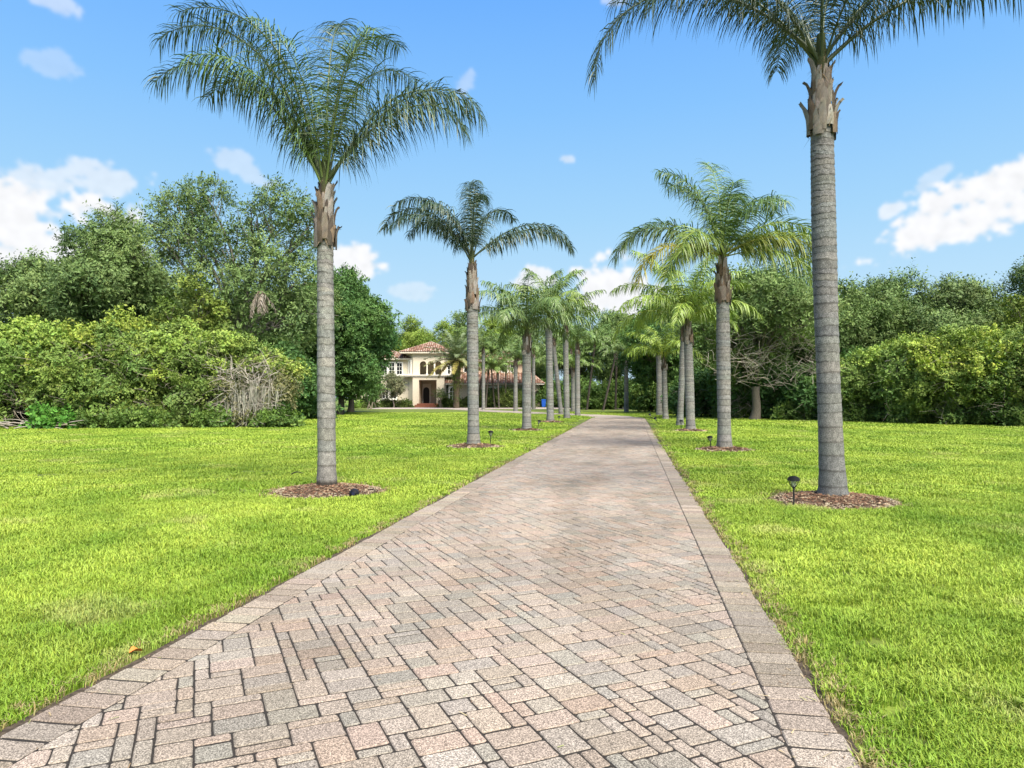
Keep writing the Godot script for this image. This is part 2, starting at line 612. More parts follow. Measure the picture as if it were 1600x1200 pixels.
func build_lawn() -> void:
	var g := MB.new()
	var s := 700.0
	g.quad(Vector3(-s, GROUND, -s), Vector3(s, GROUND, -s), Vector3(s, GROUND, s), Vector3(-s, GROUND, s), lin(0.17, 0.23, 0.028))
	structure(g, "lawn_ground", M.lawn, "green mown lawn on both sides of the drive")
	# near, far, patches per square metre, blades, patch radius, blade height, blade width; edge tufts per square metre
	var bands := [
		[2.0, 5.5, 115.0, 125, 0.11, 0.058, 0.0050, 900.0],
		[5.5, 10.0, 78.0, 120, 0.13, 0.060, 0.0064, 480.0],
		[10.0, 18.0, 26.0, 140, 0.21, 0.064, 0.0105, 190.0],
		[18.0, 32.0, 9.5, 140, 0.36, 0.070, 0.019, 66.0],
		[32.0, 64.0, 2.6, 130, 0.62, 0.078, 0.038, 0.0],
	]
	var kinds := 3
	for bi in bands.size():
		var b: Array = bands[bi]
		for pass_ in 2:
			var bufs := []
			for k in kinds:
				bufs.append(PackedFloat32Array())
			rng.seed = 100 + bi * 2 + pass_
			var reach: float = 0.74 * b[1] + 1.2
			var per: float = b[2] if pass_ == 0 else b[7]
			var edge: float = b[4] + 0.05
			var total := int(2.0 * reach * (b[1] - b[0]) * per)
			for q in total:
				var x := rf(-reach, reach)
				var d := rf(b[0], b[1])
				if absf(x) > 0.74 * d + 1.2:
					continue
				var uv := to_uv(x, d)
				# metres to the nearest paving or mulch edge
				var off := maxf(V_LEFT - uv.y, uv.y - V_RIGHT) if uv.x < U_END + 0.4 else 9.0
				if d > 44.0 and on_paving(x, d, 0.0):
					continue
				for mu in mulch_spots:
					if absf(x - mu[0]) < 2.0 and absf(d - mu[1]) < 2.0:
						var e: float = Vector2((x - mu[0]) / mu[2], (d - mu[1]) / (mu[2] * 0.92)).length() + 0.16 * fine_noise.get_noise_2d(x * 9.0, d * 9.0)
						if e < 1.22 and e > 1.0 and rng.randf() < 0.5:
							e = 0.9
						off = minf(off, (e - 1.0) * mu[2])
				if pass_ == 0 and off < edge:
					continue
				if pass_ == 1 and (off > edge + 0.06 or off < (0.04 if uv.y < 0.0 else 0.005) + 0.05 * maxf(0.0, patch_noise.get_noise_2d(x * 4.0, d * 4.0) + 0.25)):
					continue
				var sc := rf(0.8, 1.2) * (1.0 + 0.25 * fine_noise.get_noise_2d(x * 2.0, d * 2.0))
				var turn := Basis(Vector3.UP, rf(0, TAU)) * Basis.from_scale(Vector3(sc, sc * rf(0.8, 1.15), sc))
				var c := vary(lawn_colour(x, d), 0.10)
				if pass_ == 1 and off < 0.2 and rng.randf() < 0.75 - off * 3.0:
					c = lin(0.30, 0.25, 0.12)   # dry thatch where the edge is trimmed
				put(bufs[q % kinds], turn, Vector3(x, GROUND, -d), c)
			for k in kinds:
				if bufs[k].size() == 0:
					continue
				var mesh := blade_mesh(b[3], b[4], b[5], b[6], 300 + bi * 7 + k) if pass_ == 0 else blade_mesh(12, b[4] * 0.35, b[5], b[6], 350 + bi * 7 + k)
				var o := copies("grass", mesh, M.grass, bufs[k], self)
				tag(o, "short green lawn grass beside the paver drive", "grass")


# ---------------------------------------------------------------- palms
func add_leaflet(mb: MB, p: Vector3, dir: Vector3, along: Vector3, length: float, wide: float, sag: float, col: Color, steps: int) -> void:
	var w := along - dir * along.dot(dir)
	w = w.normalized().rotated(dir, rf(-0.7, 0.7)) * wide * 0.5
	var prev := p
	var pw := w * 0.5
	var dd := dir
	for k in range(1, steps + 1):
		var s := float(k) / steps
		dd = (dd + Vector3.DOWN * sag / steps * (0.6 + s)).normalized()
		var q := prev + dd * length / steps
		var qw := w * (1.0 - s * s * 0.75)
		if k == steps:
			mb.tri(prev - pw, q, prev + pw, col)
		else:
			mb.quad(prev - pw, q - qw, q + qw, prev + pw, col)
		prev = q
		pw = qw

func add_frond(parent: Node3D, base: Vector3, az: float, el: float, length: float, droop: float, col: Color, dens: float, wide: float, leaf: float, sag: float, plume := 1.0, called := "frond", late := 1.5) -> void:
	var mb := MB.new()
	var n := 18
	var path := [base]
	var h := Vector3(cos(az), 0, -sin(az))
	var swing := rf(-0.25, 0.25)
	for k in n:
		var t := (k + 0.5) / n
		var e := el - droop * pow(t, late)
		var hh := h.rotated(Vector3.UP, swing * t)
		path.append(path[k] + (hh * cos(e) + Vector3.UP * sin(e)) * length / n)
	var radii := []
	for k in n + 1:
		radii.append(lerpf(0.026, 0.004, pow(float(k) / n, 0.7)) * length / 3.0)
	mb.tube(path, radii, 5, [Color(col.r * 1.5, col.g * 1.25, col.b * 1.2)], false)
	var count := int(length * dens)
	for k in count:
		var t := 0.13 + 0.87 * (k + rf(0, 1)) / count
		var f := t * n
		var j := mini(int(f), n - 1)
		var p: Vector3 = path[j].lerp(path[j + 1], f - j)
		var T: Vector3 = (path[j + 1] - path[j]).normalized()
		var S := T.cross(Vector3.UP)
		S = h.cross(Vector3.UP) if S.length() < 0.05 else S.normalized()
		var N := S.cross(T).normalized()
		for sd in [-1.0, 1.0]:
			var ph := deg_to_rad(rf(-30, 50) * plume + 6.0)
			var dir: Vector3 = S * sd * cos(ph) + N * sin(ph)
			dir = (dir * 0.85 + T * rf(0.35, 0.75)).normalized()
			var ll := leaf * pow(sin(PI * (0.12 + 0.80 * t)), 0.55) * rf(0.75, 1.12)
			add_leaflet(mb, p, dir, T, ll, wide * rf(0.8, 1.2), sag * rf(0.7, 1.4), vary(col, 0.16), 4 if dens > 25.0 else 3)
	part(mb, called, M.frond, parent)

func palm_path(height: float, lean: Vector2, bow: Vector2, n: int) -> Array:
	var out := []
	for k in n + 1:
		var t := float(k) / n
		var b := sin(t * PI)
		out.append(Vector3(lean.x * t + bow.x * b, height * t, lean.y * t + bow.y * b))
	return out

func on_path(path: Array, height: float, y: float) -> Vector3:
	var f := clampf(y / height, 0.0, 1.0) * (path.size() - 1)
	var j := mini(int(f), path.size() - 2)
	return path[j].lerp(path[j + 1], f - j)

# o: node, clear: height of the grey trunk, top: height where fronds spring, r: radius, low / high: bark colours
func add_palm_stem(o: Node3D, clear: float, top: float, r: float, path: Array, low: Color, high: Color, seg: int, stain: bool) -> void:
	var mb := MB.new()
	var y := -0.05
	var rows := []
	var k := 0
	while y < clear + 0.15:
		var t := clampf(y / clear, 0.0, 1.0)
		var gap := lerpf(0.24, 0.055, pow(t, 0.55)) * rf(0.75, 1.25)
		var rad := r * (1.0 - 0.04 * t + 0.035 * sin(y * 1.7 + r * 90.0))
		var c := low.lerp(high, 0.45)   # one bark colour; the upper trunk only has closer scars
		c = vary(c, 0.15)
		if stain and y < 0.16:
			c = lin(0.10, 0.085, 0.07)
		var worn := 0.5 * rf(0.8, 1.2)
		var dark := Color(c.r * worn, c.g * worn * 0.97, c.b * worn * 0.93)
		var tilt := Vector2(rf(-0.018, 0.018), rf(-0.018, 0.018)) * (0.4 + t)
		for q in [[0.0, 0.985 - 0.03 * t], [0.12, 1.012 + 0.012 * t], [0.5, 1.0], [0.9, 0.985]]:
			var yy: float = y + gap * q[0]
			rows.append([yy, rad * q[1] * (1.0 + 0.40 * exp(-maxf(yy, 0.0) / 0.20)), dark if q[0] == 0.0 else c, tilt, k, 0.3 + t])
		y += gap
		k += 1
	var first := mb.v.size()
	for row in rows:
		var mid := on_path(path, top, row[0])
		mid.y = row[0]
		for s in seg + 1:
			var a: float = TAU * s / seg
			var rr: float = row[1] * (1.0 + 0.025 * fine_noise.get_noise_3d(cos(a) * 2.0, row[0] * 3.0, sin(a) * 2.0))
			var dir := Vector3(cos(a), 0, sin(a))
			var cc: Color = row[2]
			var jag: float = fine_noise.get_noise_3d(cos(a) * 4.0, row[4] * 7.3, sin(a) * 4.0) * 0.03 * row[5]
			mb.vert(mid + dir * rr + Vector3.UP * (row[3].x * cos(a) + row[3].y * sin(a) + jag), dir, cc, Vector2(float(s) / seg, row[0]))
	for q in rows.size() - 1:
		for s in seg:
			var a := first + q * (seg + 1) + s
			var b := a + seg + 1
			mb.i.append_array([a, a + 1, b, a + 1, b + 1, b])
	part(mb, "trunk", M.palm_trunk, o)

# the shaggy old leaf bases between grey trunk and crown
func add_boots(o: Node3D, clear: float, top: float, r: float, path: Array, count: int) -> void:
	var core := MB.new()
	var pts := []
	var rad := []
	for k in 5:
		var y := lerpf(clear - 0.05, top + 0.3, k / 4.0)
		var p := on_path(path, top, y)
		p.y = y
		pts.append(p)
		rad.append(r * lerpf(0.92, 0.34, k / 4.0))
	core.tube(pts, rad, 10, [lin(0.16, 0.11, 0.07), lin(0.18, 0.13, 0.085), lin(0.20, 0.15, 0.08), lin(0.16, 0.18, 0.07), lin(0.14, 0.19, 0.06)])
	part(core, "crown_core", M.boot, o)
	for k in count:
		var t := (k + rf(-0.3, 0.3)) / count
		var y0 := lerpf(clear - 0.06, top - 0.42, clampf(t, 0.0, 1.0))
		var a := k * 2.4 + rf(-0.3, 0.3)
		var hgt := rf(0.22, 0.48)
		var w := r * rf(0.20, 0.40) * (1.25 if t < 0.35 else 0.85)
		var flare := rf(-0.05, 0.28) if rng.randf() < 0.92 else rf(0.2, 0.4)
		var base := on_path(path, top, y0)
		base.y = y0
		var r0: float = r * lerpf(1.10, 0.62, clampf(t, 0.0, 1.0))
		var col := [lin(0.42, 0.37, 0.31), lin(0.34, 0.285, 0.225), lin(0.15, 0.115, 0.085), lin(0.52, 0.47, 0.41), lin(0.30, 0.215, 0.145)][rng.randi() % 5] as Color
		col = vary(col, 0.15)
		var mb := MB.new()
		var nc := 5
		var nr := 7
		var split := rf(-0.4, 0.4)
		for i in nr:
			var f := float(i) / (nr - 1)
			var rr := r0 + 0.012 + 0.10 * r * sin(f * 2.4) - r * 0.25 * f + flare * hgt * f * f * f
			var ww := w * (1.0 - 0.55 * f * f) * (1.0 + 0.25 * sin(f * 3.0))
			for j in nc:
				var e := j / (nc - 1.0) * 2.0 - 1.0
				var da := e * ww / maxf(r0, 0.05)
				var ray := Vector3(cos(a + da), 0, sin(a + da))
				var rag := rf(-0.10, 0.04) * hgt if i == nr - 1 else rf(-0.006, 0.006)
				var p := Vector3(base.x, y0 + hgt * f + rag, base.z) + ray * (rr + 0.02 * (1.0 - e * e) + rf(-0.003, 0.003))
				mb.vert(p, (ray + Vector3(0, 0.35 * (f - 0.3), 0)).normalized(), vary(col, 0.24))
		for i in nr - 1:
			for j in nc - 1:
				var q := i * nc + j
				mb.i.append_array([q, q + 1, q + nc, q + 1, q + nc + 1, q + nc])
		part(mb, "leaf_base", M.boot, o)
	# loose dry fibre between them
	var fb := MB.new()
	for k in count * 5:
		var y1 := rf(clear, top - 0.05)
		var a1 := rf(0, TAU)
		var c1 := on_path(path, top, y1)
		c1.y = y1
		var ray := Vector3(cos(a1), 0, sin(a1))
		var p1 := c1 + ray * r * lerpf(1.12, 0.62, (y1 - clear) / (top - clear))
		var tip := p1 + ray * rf(0.01, 0.07) + Vector3(rf(-0.06, 0.06), rf(-0.18, 0.16), rf(-0.06, 0.06))
		var sd := ray.cross(Vector3.UP) * rf(0.002, 0.007)
		fb.tri(p1 - sd, tip, p1 + sd, vary(lin(0.20, 0.14, 0.085), 0.4))
	tag(part(fb, "dry_fibre", M.mulch, o), "", "", "", "stuff")

func queen_palm(label: String, x: float, d: float, spec: Dictionary, group := "queen palms lining the drive") -> Node3D:
	var o := thing("queen_palm", label, "palm tree", Vector3(x, GROUND, -d), group)
	rng.seed = spec.seed
	var clear: float = spec.clear
	var top: float = spec.top
	var r: float = spec.get("r", 0.165)
	var path := palm_path(top, spec.get("lean", Vector2.ZERO), spec.get("bow", Vector2.ZERO), 12)
	var near: bool = d < 25.0
	add_palm_stem(o, clear, top, r, path, spec.get("low", lin(0.47, 0.475, 0.435)), spec.get("high", lin(0.40, 0.385, 0.35)), 20 if near else 12, spec.get("stain", false))
	add_boots(o, clear, top, r, path, 58 if near else 18)
	var at: Vector3 = path[path.size() - 1]
	var dens: float = clampf(700.0 / d, 15.0, 44.0)
	var wide: float = clampf(0.0014 * d, 0.0165, 0.062)
	var leaf: float = spec.get("leaf", 0.52)
	var fr: Array = spec.get("fronds", [])
	var col: Color = spec.get("col", lin(0.062, 0.098, 0.036))
	if fr.is_empty():
		var n: int = spec.get("n", 13)
		for k in n:
			var t := (k + 0.5) / n
			fr.append([rad_to_deg(k * 2.4) + rf(-15, 15), lerpf(82, 26, t) + rf(-6, 6), spec.get("len", 2.7) * rf(0.85, 1.1), lerpf(1.1, 1.75, t) * rf(0.9, 1.15)])
	for f in fr:
		var c := col
		if f.size() > 4: c = f[4]
		add_frond(o, at + Vector3(0, rf(-0.12, 0.05), 0) + Vector3(cos(deg_to_rad(f[0])), 0, -sin(deg_to_rad(f[0]))) * 0.05, deg_to_rad(f[0]), deg_to_rad(f[1]), f[2], f[3], vary(c, 0.08), dens, wide, leaf, spec.get("sag", 1.3), 1.0, "frond", spec.get("late", 1.6))
	# the unopened spear leaf
	var sp := MB.new()
	var sl: float = spec.get("spear", 1.5)
	sp.tube([at, at + Vector3(0.02, sl * 0.5, 0.0), at + Vector3(0.05, sl, 0.02)], [0.03, 0.02, 0.003], 5, [col])
	part(sp, "spear_leaf", M.rachis, o)
	return o

func mulch_bed(label: String, x: float, d: float, r: float) -> void:
	var o := thing("mulch_bed", label, "mulch", Vector3(x, GROUND, -d), "mulch rings at the palm feet")
	var mb := MB.new()
	var seg := 28
	var c := lin(0.16, 0.095, 0.058)
	var rings := [[0.0, 0.11], [0.35, 0.095], [0.7, 0.05], [1.05, 0.004]]
	for k in rings.size() - 1:
		for s in seg:
			var p := []
			for q in [[k, s], [k + 1, s], [k + 1, s + 1], [k, s + 1]]:
				var a: float = TAU * (q[1] % seg) / seg
				var rr: float = rings[q[0]][0] * r * (1.0 + 0.12 * fine_noise.get_noise_2d(cos(a) * 2.0 + x, sin(a) * 2.0 + d))
				p.append(Vector3(cos(a) * rr, rings[q[0]][1] + 0.01 * fine_noise.get_noise_2d(cos(a) * rr * 9.0, sin(a) * rr * 9.0) * (1.0 if k < 2 else 0.0), sin(a) * rr * 0.92))
			mb.quad(p[0], p[1], p[2], p[3], vary(c, 0.2))
	part(mb, "mound", M.soil, o)
	var ch := MB.new()
	var n := 2600 if d < 15.0 else (500 if d < 25.0 else 160)
	var big := 0.72 if d < 15.0 else (1.6 if d < 25.0 else 2.6)
	var cols := [lin(0.19, 0.095, 0.055), lin(0.14, 0.08, 0.05), lin(0.24, 0.145, 0.09), lin(0.32, 0.25, 0.16), lin(0.11, 0.078, 0.053), lin(0.36, 0.31, 0.21)]
	for k in n:
		var a := rf(0, TAU)
		var f := sqrt(rng.randf()) * (1.05 if k % 7 else 1.3)
		var y := 0.112 * (1.0 - pow(minf(f / 1.05, 1.0), 1.6)) + 0.016
		var p := Vector3(cos(a) * f * r, y, sin(a) * f * r * 0.92)
		var b := rf(0, TAU)
		var dir := Vector3(cos(b), rf(-0.25, 0.45), sin(b)) * rf(0.015, 0.045) * big
		var sd := dir.cross(Vector3(rf(-1, 1), 1.5, rf(-1, 1))).normalized() * rf(0.003, 0.009) * big
		var ci: int = rng.randi() % (4 if f < 0.75 else 6)
		if f > 0.85 and rng.randf() < 0.5: ci = 3 + 2 * (rng.randi() % 2)
		var cc: Color = vary(cols[ci], 0.2)
		ch.quad(p - dir - sd, p + dir - sd, p + dir + sd, p - dir + sd, cc)
		ch.quad(p - dir - sd, p + dir - sd, p + dir - sd + Vector3.DOWN * 0.004, p - dir - sd + Vector3.DOWN * 0.004, cc)
	tag(part(ch, "bark_chips", M.mulch, o), "", "", "", "stuff")


# ---------------------------------------------------------------- broadleaf trees and shrubs
# a spray: a few twigs that fan out along +Y, leaves set alternately along each
func cluster_mesh(leaves: int, radius: float, ll: float, lw: float, seed_: int, hang := 0.0) -> ArrayMesh:
	rng.seed = seed_
	var mb := MB.new()
	var twigs := maxi(4, leaves / 9)
	for q in twigs:
		var dir := Vector3(rng.randfn() * 0.85, rf(-0.25, 1.1), rng.randfn() * 0.85).normalized()
		var p := dir * radius * 0.12 + Vector3(rf(-0.2, 0.2), rf(-0.35, 0.1), rf(-0.2, 0.2)) * radius
		var bend_ := Vector3(rf(-0.3, 0.3), -0.25 - hang * 0.6, rf(-0.3, 0.3))
		var start := p
		var n := int(round(float(leaves) / twigs))
		var long := radius * rf(0.7, 1.25)
		for k in n:
			dir = (dir + bend_ / n).normalized()
			p += dir * long / n
			var roll := rf(0, TAU)
			var any := dir.cross(Vector3(0.3, 0.9, 0.2)).normalized().rotated(dir, roll)
			var ld := (dir * rf(0.35, 0.9) + any + Vector3.DOWN * hang * 0.5).normalized()
			var sd := ld.cross(Vector3(rf(-0.5, 0.5), 1.0, rf(-0.5, 0.5))).normalized()
			var nn := sd.cross(ld)
			var l := ll * rf(0.7, 1.25)
			var w := lw * rf(0.75, 1.2) * 0.5
			var f := rf(0.75, 1.25)
			var col := Color(f * rf(0.88, 1.15), f, f * rf(0.85, 1.15))
			var m := p + ld * l * 0.5 - nn * l * 0.06
			var tip := p + ld * l - nn * l * 0.1
			mb.tri(p, m + sd * w + nn * w * 0.3, tip, col)
			mb.tri(p, tip, m - sd * w + nn * w * 0.3, col)
		var side := dir.cross(Vector3.RIGHT).normalized() * 0.006
		mb.tri(start - side, p, start + side, Color(1.6, 1.1, 1.5))
	return mb.commit()

func limb(mb: MB, a: Vector3, b: Vector3, r0: float, r1: float, sag: float, col: Color, seg := 6) -> void:
	var pts := []
	var rad := []
	var off := Vector3(rf(-1, 1), rf(-0.3, 0.6), rf(-1, 1)) * a.distance_to(b) * 0.10
	for k in 6:
		var t := k / 5.0
		pts.append(a.lerp(b, t) + off * sin(t * PI) + Vector3.UP * sag * sin(t * PI))
		rad.append(lerpf(r0, r1, t))
	mb.tube(pts, rad, seg, [col], false)

# lobes: [offset x, height, offset z, radius, squash]; clusters are laid through each lobe's outer half
func leaf_lobes(o: Node3D, mesh: ArrayMesh, lobes: Array, per: float, col: Color, tip: Color, size: float, called := "crown") -> void:
	var buf := PackedFloat32Array()
	for L in lobes:
		var c := Vector3(L[0], L[1], L[2])
		var r: float = L[3]
		var n := int(per * 0.58 * r * r)
		var own := col.lerp(tip, rng.randf() * 0.7)
		for k in n:
			var dir := Vector3(rng.randfn(), rng.randfn() * 0.9 + 0.25, rng.randfn()).normalized()
			var gap := fine_noise.get_noise_3d(c.x * 3.0 + dir.x * 1.6, c.y * 3.0 + dir.y * 1.6, c.z * 3.0 + dir.z * 1.6)
			if gap < -0.16:
				continue
			var rr := r * pow(rf(0.25, 1.0), 0.45) * (1.0 + 0.5 * gap)
			var p := c + Vector3(dir.x, dir.y * L[4], dir.z) * rr
			if p.y < 0.05:
				p.y = rf(0.05, 0.4)
			var s := size * rf(0.7, 1.3)
			var out := (dir + Vector3(rf(-0.5, 0.5), rf(-0.2, 0.5), rf(-0.5, 0.5))).normalized()
			var b := (Basis(Quaternion(Vector3.UP, out)) * Basis(Vector3.UP, rf(0, TAU))).scaled(Vector3.ONE * s)
			put(buf, b, p, vary(own.lerp(tip, 0.7 if rng.randf() < 0.22 else 0.0), 0.2))
	copies(called, mesh, M.leaf, buf, o)

func make_lobes(height: float, base: float, radius: float, n: int, rel := 0.36) -> Array:
	var out := []
	var mid := (height + base) * 0.5
	var half := (height - base) * 0.5
	for k in n:
		var dir := Vector3(rng.randfn(), rng.randfn(), rng.randfn()).normalized()
		var f := rf(0.45, 0.80)
		var r := radius * rel * rf(0.75, 1.25)
		out.append([dir.x * radius * f, mid + dir.y * (half - r * 0.6) * rf(0.7, 1.0), dir.z * radius * f, r, 0.78])
	out.append([0.0, mid, 0.0, radius * 0.5, 0.9])
	out.append([radius * rf(-0.2, 0.2), height - radius * rel * 0.8, 0.0, radius * rel, 0.8])
	return out

func tree(called: String, label: String, x: float, d: float, height: float, base: float, radius: float, spec: Dictionary) -> Node3D:
	rng.seed = spec.seed
	var o := thing(called, label, spec.get("category", "tree"), Vector3(x, GROUND, -d), spec.get("group", ""))
	var lobes: Array = spec.lobes if spec.has("lobes") else make_lobes(height, base, radius, spec.get("n", 14), spec.get("rel", 0.36))
	var tr := MB.new()
	var bc: Color = spec.get("bark", lin(0.17, 0.15, 0.125))
	var tr_r: float = spec.get("r", height * 0.022)
	var fork := Vector3(rf(-0.2, 0.2), maxf(base * 0.9, height * 0.22), rf(-0.2, 0.2))
	var pts := []
	var rad := []
	for k in 6:
		var t := k / 5.0
		pts.append(Vector3(fork.x * t + 0.08 * sin(t * 5.0), fork.y * t - 0.1, fork.z * t))
		rad.append(tr_r * (1.0 + 0.5 * exp(-t * 7.0) - 0.15 * t))
	tr.tube(pts, rad, 12, [bc])
	part(tr, "trunk", M.bark, o)
	var lm := MB.new()
	for L in lobes:
		var end := Vector3(L[0], L[1], L[2])
		var from := fork.lerp(Vector3(0, height * 0.6, 0), clampf((end.y - fork.y) / height, 0.0, 0.8) * 0.6)
		from.y = minf(from.y, end.y)
		limb(lm, from, end, tr_r * 0.45, tr_r * 0.12, 0.15, vary(bc, 0.15))
		for q in spec.get("twigs", 3):
			var out: Vector3 = end + Vector3(rng.randfn(), rng.randfn() * 0.7 + 0.2, rng.randfn()).normalized() * L[3] * rf(0.8, 1.05)
			limb(lm, end.lerp(from, 0.25), out, tr_r * 0.13, 0.012, 0.05, vary(bc, 0.2), 4)
	tag(part(lm, "limbs", M.bark, o), "", "", "", "")
	leaf_lobes(o, spec.mesh, lobes, spec.get("per", 34.0), spec.col, spec.tip, spec.get("size", 1.0))
	return o

func twig_spray(o: Node3D, at: Vector3, spread: Vector3, n: int, long: float, col: Color, thick := 0.012, called := "bare_twigs") -> void:
	var mb := MB.new()
	for k in n:
		var p := at + Vector3(rf(-1, 1) * spread.x, rf(-1, 1) * spread.y, rf(-1, 1) * spread.z)
		var dir := Vector3(rf(-1, 1), rf(-0.5, 1.0), rf(-0.6, 1.0)).normalized()
		var pts := [p]
		var rad := [thick * rf(0.7, 1.4)]
		var l := long * rf(0.5, 1.2)
		var bend_ := Vector3(rf(-1, 1), rf(-1, 0.3), rf(-1, 1)) * 0.35
		for q in 5:
			dir = (dir + bend_ * 0.35 + Vector3(rf(-0.2, 0.2), rf(-0.2, 0.2), rf(-0.2, 0.2))).normalized()
			pts.append(pts[q] + dir * l / 5.0)
			rad.append(rad[0] * (1.0 - 0.17 * (q + 1)))
		mb.tube(pts, rad, 4, [vary(col, 0.2)], false)
		if rng.randf() < 0.6:
			var s: Vector3 = pts[2]
			var e := s + Vector3(rf(-1, 1), rf(-0.3, 0.8), rf(-0.3, 1)).normalized() * l * 0.35
			mb.tube([s, s.lerp(e, 0.5) + Vector3(0, 0.03, 0), e], [rad[0] * 0.6, rad[0] * 0.4, rad[0] * 0.15], 3, [vary(col, 0.2)], false)
	tag(part(mb, called, M.twig, o), "", "", "", "stuff")

func hanging_moss(o: Node3D, at: Vector3, spread: Vector3, n: int, long: float) -> void:
	var mb := MB.new()
	for k in n:
		var p := at + Vector3(rng.randfn() * spread.x, rng.randfn() * spread.y, rng.randfn() * spread.z) * 0.5
		var c := vary(lin(0.34, 0.33, 0.27), 0.2)
		var l := long * rf(0.3, 1.1)
		var w := rf(0.006, 0.016)
		var sd := Vector3(rf(-1, 1), 0, rf(-1, 1)).normalized() * w
		for q in 4:
			var nx := p + Vector3(rf(-0.04, 0.04), -l / 4.0, rf(-0.04, 0.04))
			mb.quad(p - sd, nx - sd, nx + sd, p + sd, c)
			p = nx
	tag(part(mb, "hanging_moss", M.moss, o), "", "", "", "stuff")

func shrub(called: String, label: String, x: float, d: float, w: float, height: float, depth: float, spec: Dictionary) -> Node3D:
	rng.seed = spec.seed
	var o := thing(called, label, spec.get("category", "shrub"), Vector3(x, GROUND, -d), spec.get("group", ""))
	var lobes := []
	var n: int = spec.get("n", 16)
	for k in n:
		var r: float = minf(w, height) * spec.get("rel", 0.26) * rf(0.55, 1.35)
		var hx := rf(-1, 1)
		var hz := rf(-1, 1)
		var roof: float = height * sqrt(maxf(0.1, 1.0 - 0.55 * hx * hx - 0.3 * hz * hz))
		var y := (roof * rf(0.8, 1.06) - r * 0.7) if k % 2 == 0 else rf(r * 0.6, roof - r * 0.6)
		lobes.append([hx * w * 0.42, y, hz * depth * 0.42, r, 0.85])
	var st := MB.new()
	var bc: Color = spec.get("bark", lin(0.22, 0.195, 0.16))
	for k in mini(n, 14):
		var L: Array = lobes[k]
		limb(st, Vector3(L[0] * 0.35 + rf(-0.3, 0.3), -0.05, L[2] * 0.35), Vector3(L[0], L[1], L[2]), 0.035 * height / 4.0 + 0.008, 0.012, 0.1, vary(bc, 0.2), 5)
	tag(part(st, "stems", M.bark, o), "", "", "", "stuff")
	leaf_lobes(o, spec.mesh, lobes, spec.get("per", 60.0), spec.col, spec.tip, spec.get("size", 1.0), "foliage")
	if spec.has("vine"):
		var heap := []
		for k in 14:
			var hx := rf(-1, 1)
			var hz := rf(-0.6, 1.0)
			var roof: float = height * sqrt(maxf(0.1, 1.0 - 0.45 * hx * hx - 0.3 * hz * hz))
			heap.append([hx * w * 0.5, roof * rf(0.86, 1.06) - 0.1, hz * depth * 0.42, rf(0.3, 0.75), rf(0.5, 0.9)])
		leaf_lobes(o, spec.vine_mesh, heap, 105.0, spec.vine, spec.tip, 0.85, "vines")
	if spec.get("twigs", 0) > 0:
		twig_spray(o, Vector3(0, height * 0.42, depth * 0.36), Vector3(w * 0.48, height * 0.36, depth * 0.15), spec.twigs, 1.1, spec.get("twig_col", lin(0.33, 0.29, 0.23)), spec.get("twig_r", 0.011))
	return o


# ---------------------------------------------------------------- garden lights and small things
func stake_light(label: String, x: float, d: float, h: float, tilt := Vector2.ZERO) -> Node3D:
	var o := thing("solar_stake_light", label, "garden light", Vector3(x, GROUND, -d), "solar stake lights along the drive")
	o.rotation = Vector3(tilt.x, 0.3, tilt.y)
	var bl := lin(0.018, 0.018, 0.022)
	var st := MB.new()
	st.tube([Vector3(0, -0.08, 0), Vector3(0, h * 0.62, 0)], [0.011, 0.011], 10, [bl])
	part(st, "stake", M.plastic, o)
	var cup := MB.new()
	cup.tube([Vector3(0, h * 0.60, 0), Vector3(0, h * 0.64, 0), Vector3(0, h * 0.66, 0)], [0.014, 0.024, 0.02], 12, [bl])
	part(cup, "socket", M.plastic, o)
	var cage := MB.new()
	for k in 8:
		var a := TAU * k / 8.0
		for sg in [-1.0, 1.0]:
			var pts := []
			for q in 6:
				var t := q / 5.0
				var r := lerpf(0.022, 0.058, sin(t * PI * 0.62))
				var aa: float = a + sg * t * 0.75
				pts.append(Vector3(cos(aa) * r, h * lerpf(0.645, 0.845, t), sin(aa) * r))
			cage.tube(pts, [0.0028, 0.0028, 0.0028, 0.0028, 0.0028, 0.0028], 4, [bl], false)
	part(cage, "wire_cage", M.plastic, o)
	var gl := MB.new()
	gl.tube([Vector3(0, h * 0.66, 0), Vector3(0, h * 0.74, 0), Vector3(0, h * 0.84, 0)], [0.018, 0.034, 0.036], 14, [Color.WHITE])
	part(gl, "lens", M.lens, o)
	var cap := MB.new()
	cap.tube([Vector3(0, h * 0.835, 0), Vector3(0, h * 0.84, 0), Vector3(0, h * 0.87, 0), Vector3(0, h * 0.93, 0), Vector3(0, h * 0.965, 0), Vector3(0, h * 0.975, 0)], [0.05, 0.074, 0.078, 0.070, 0.048, 0.02], 20, [bl])
	part(cap, "cap", M.plastic, o)
	var pv := MB.new()
	pv.box(-0.022, 0.022, h * 0.976, h * 0.979, -0.022, 0.022, lin(0.012, 0.014, 0.035))
	part(pv, "solar_cell", M.glass, o)
	return o


# ---------------------------------------------------------------- house
func arch_y(x: float, op: Array) -> float:
	# op: x0, x1, sill, spring, rise
	var t: float = clampf((x - op[0]) / (op[1] - op[0]) * 2.0 - 1.0, -1.0, 1.0)
	return op[3] + op[4] * sqrt(maxf(0.0, 1.0 - t * t))

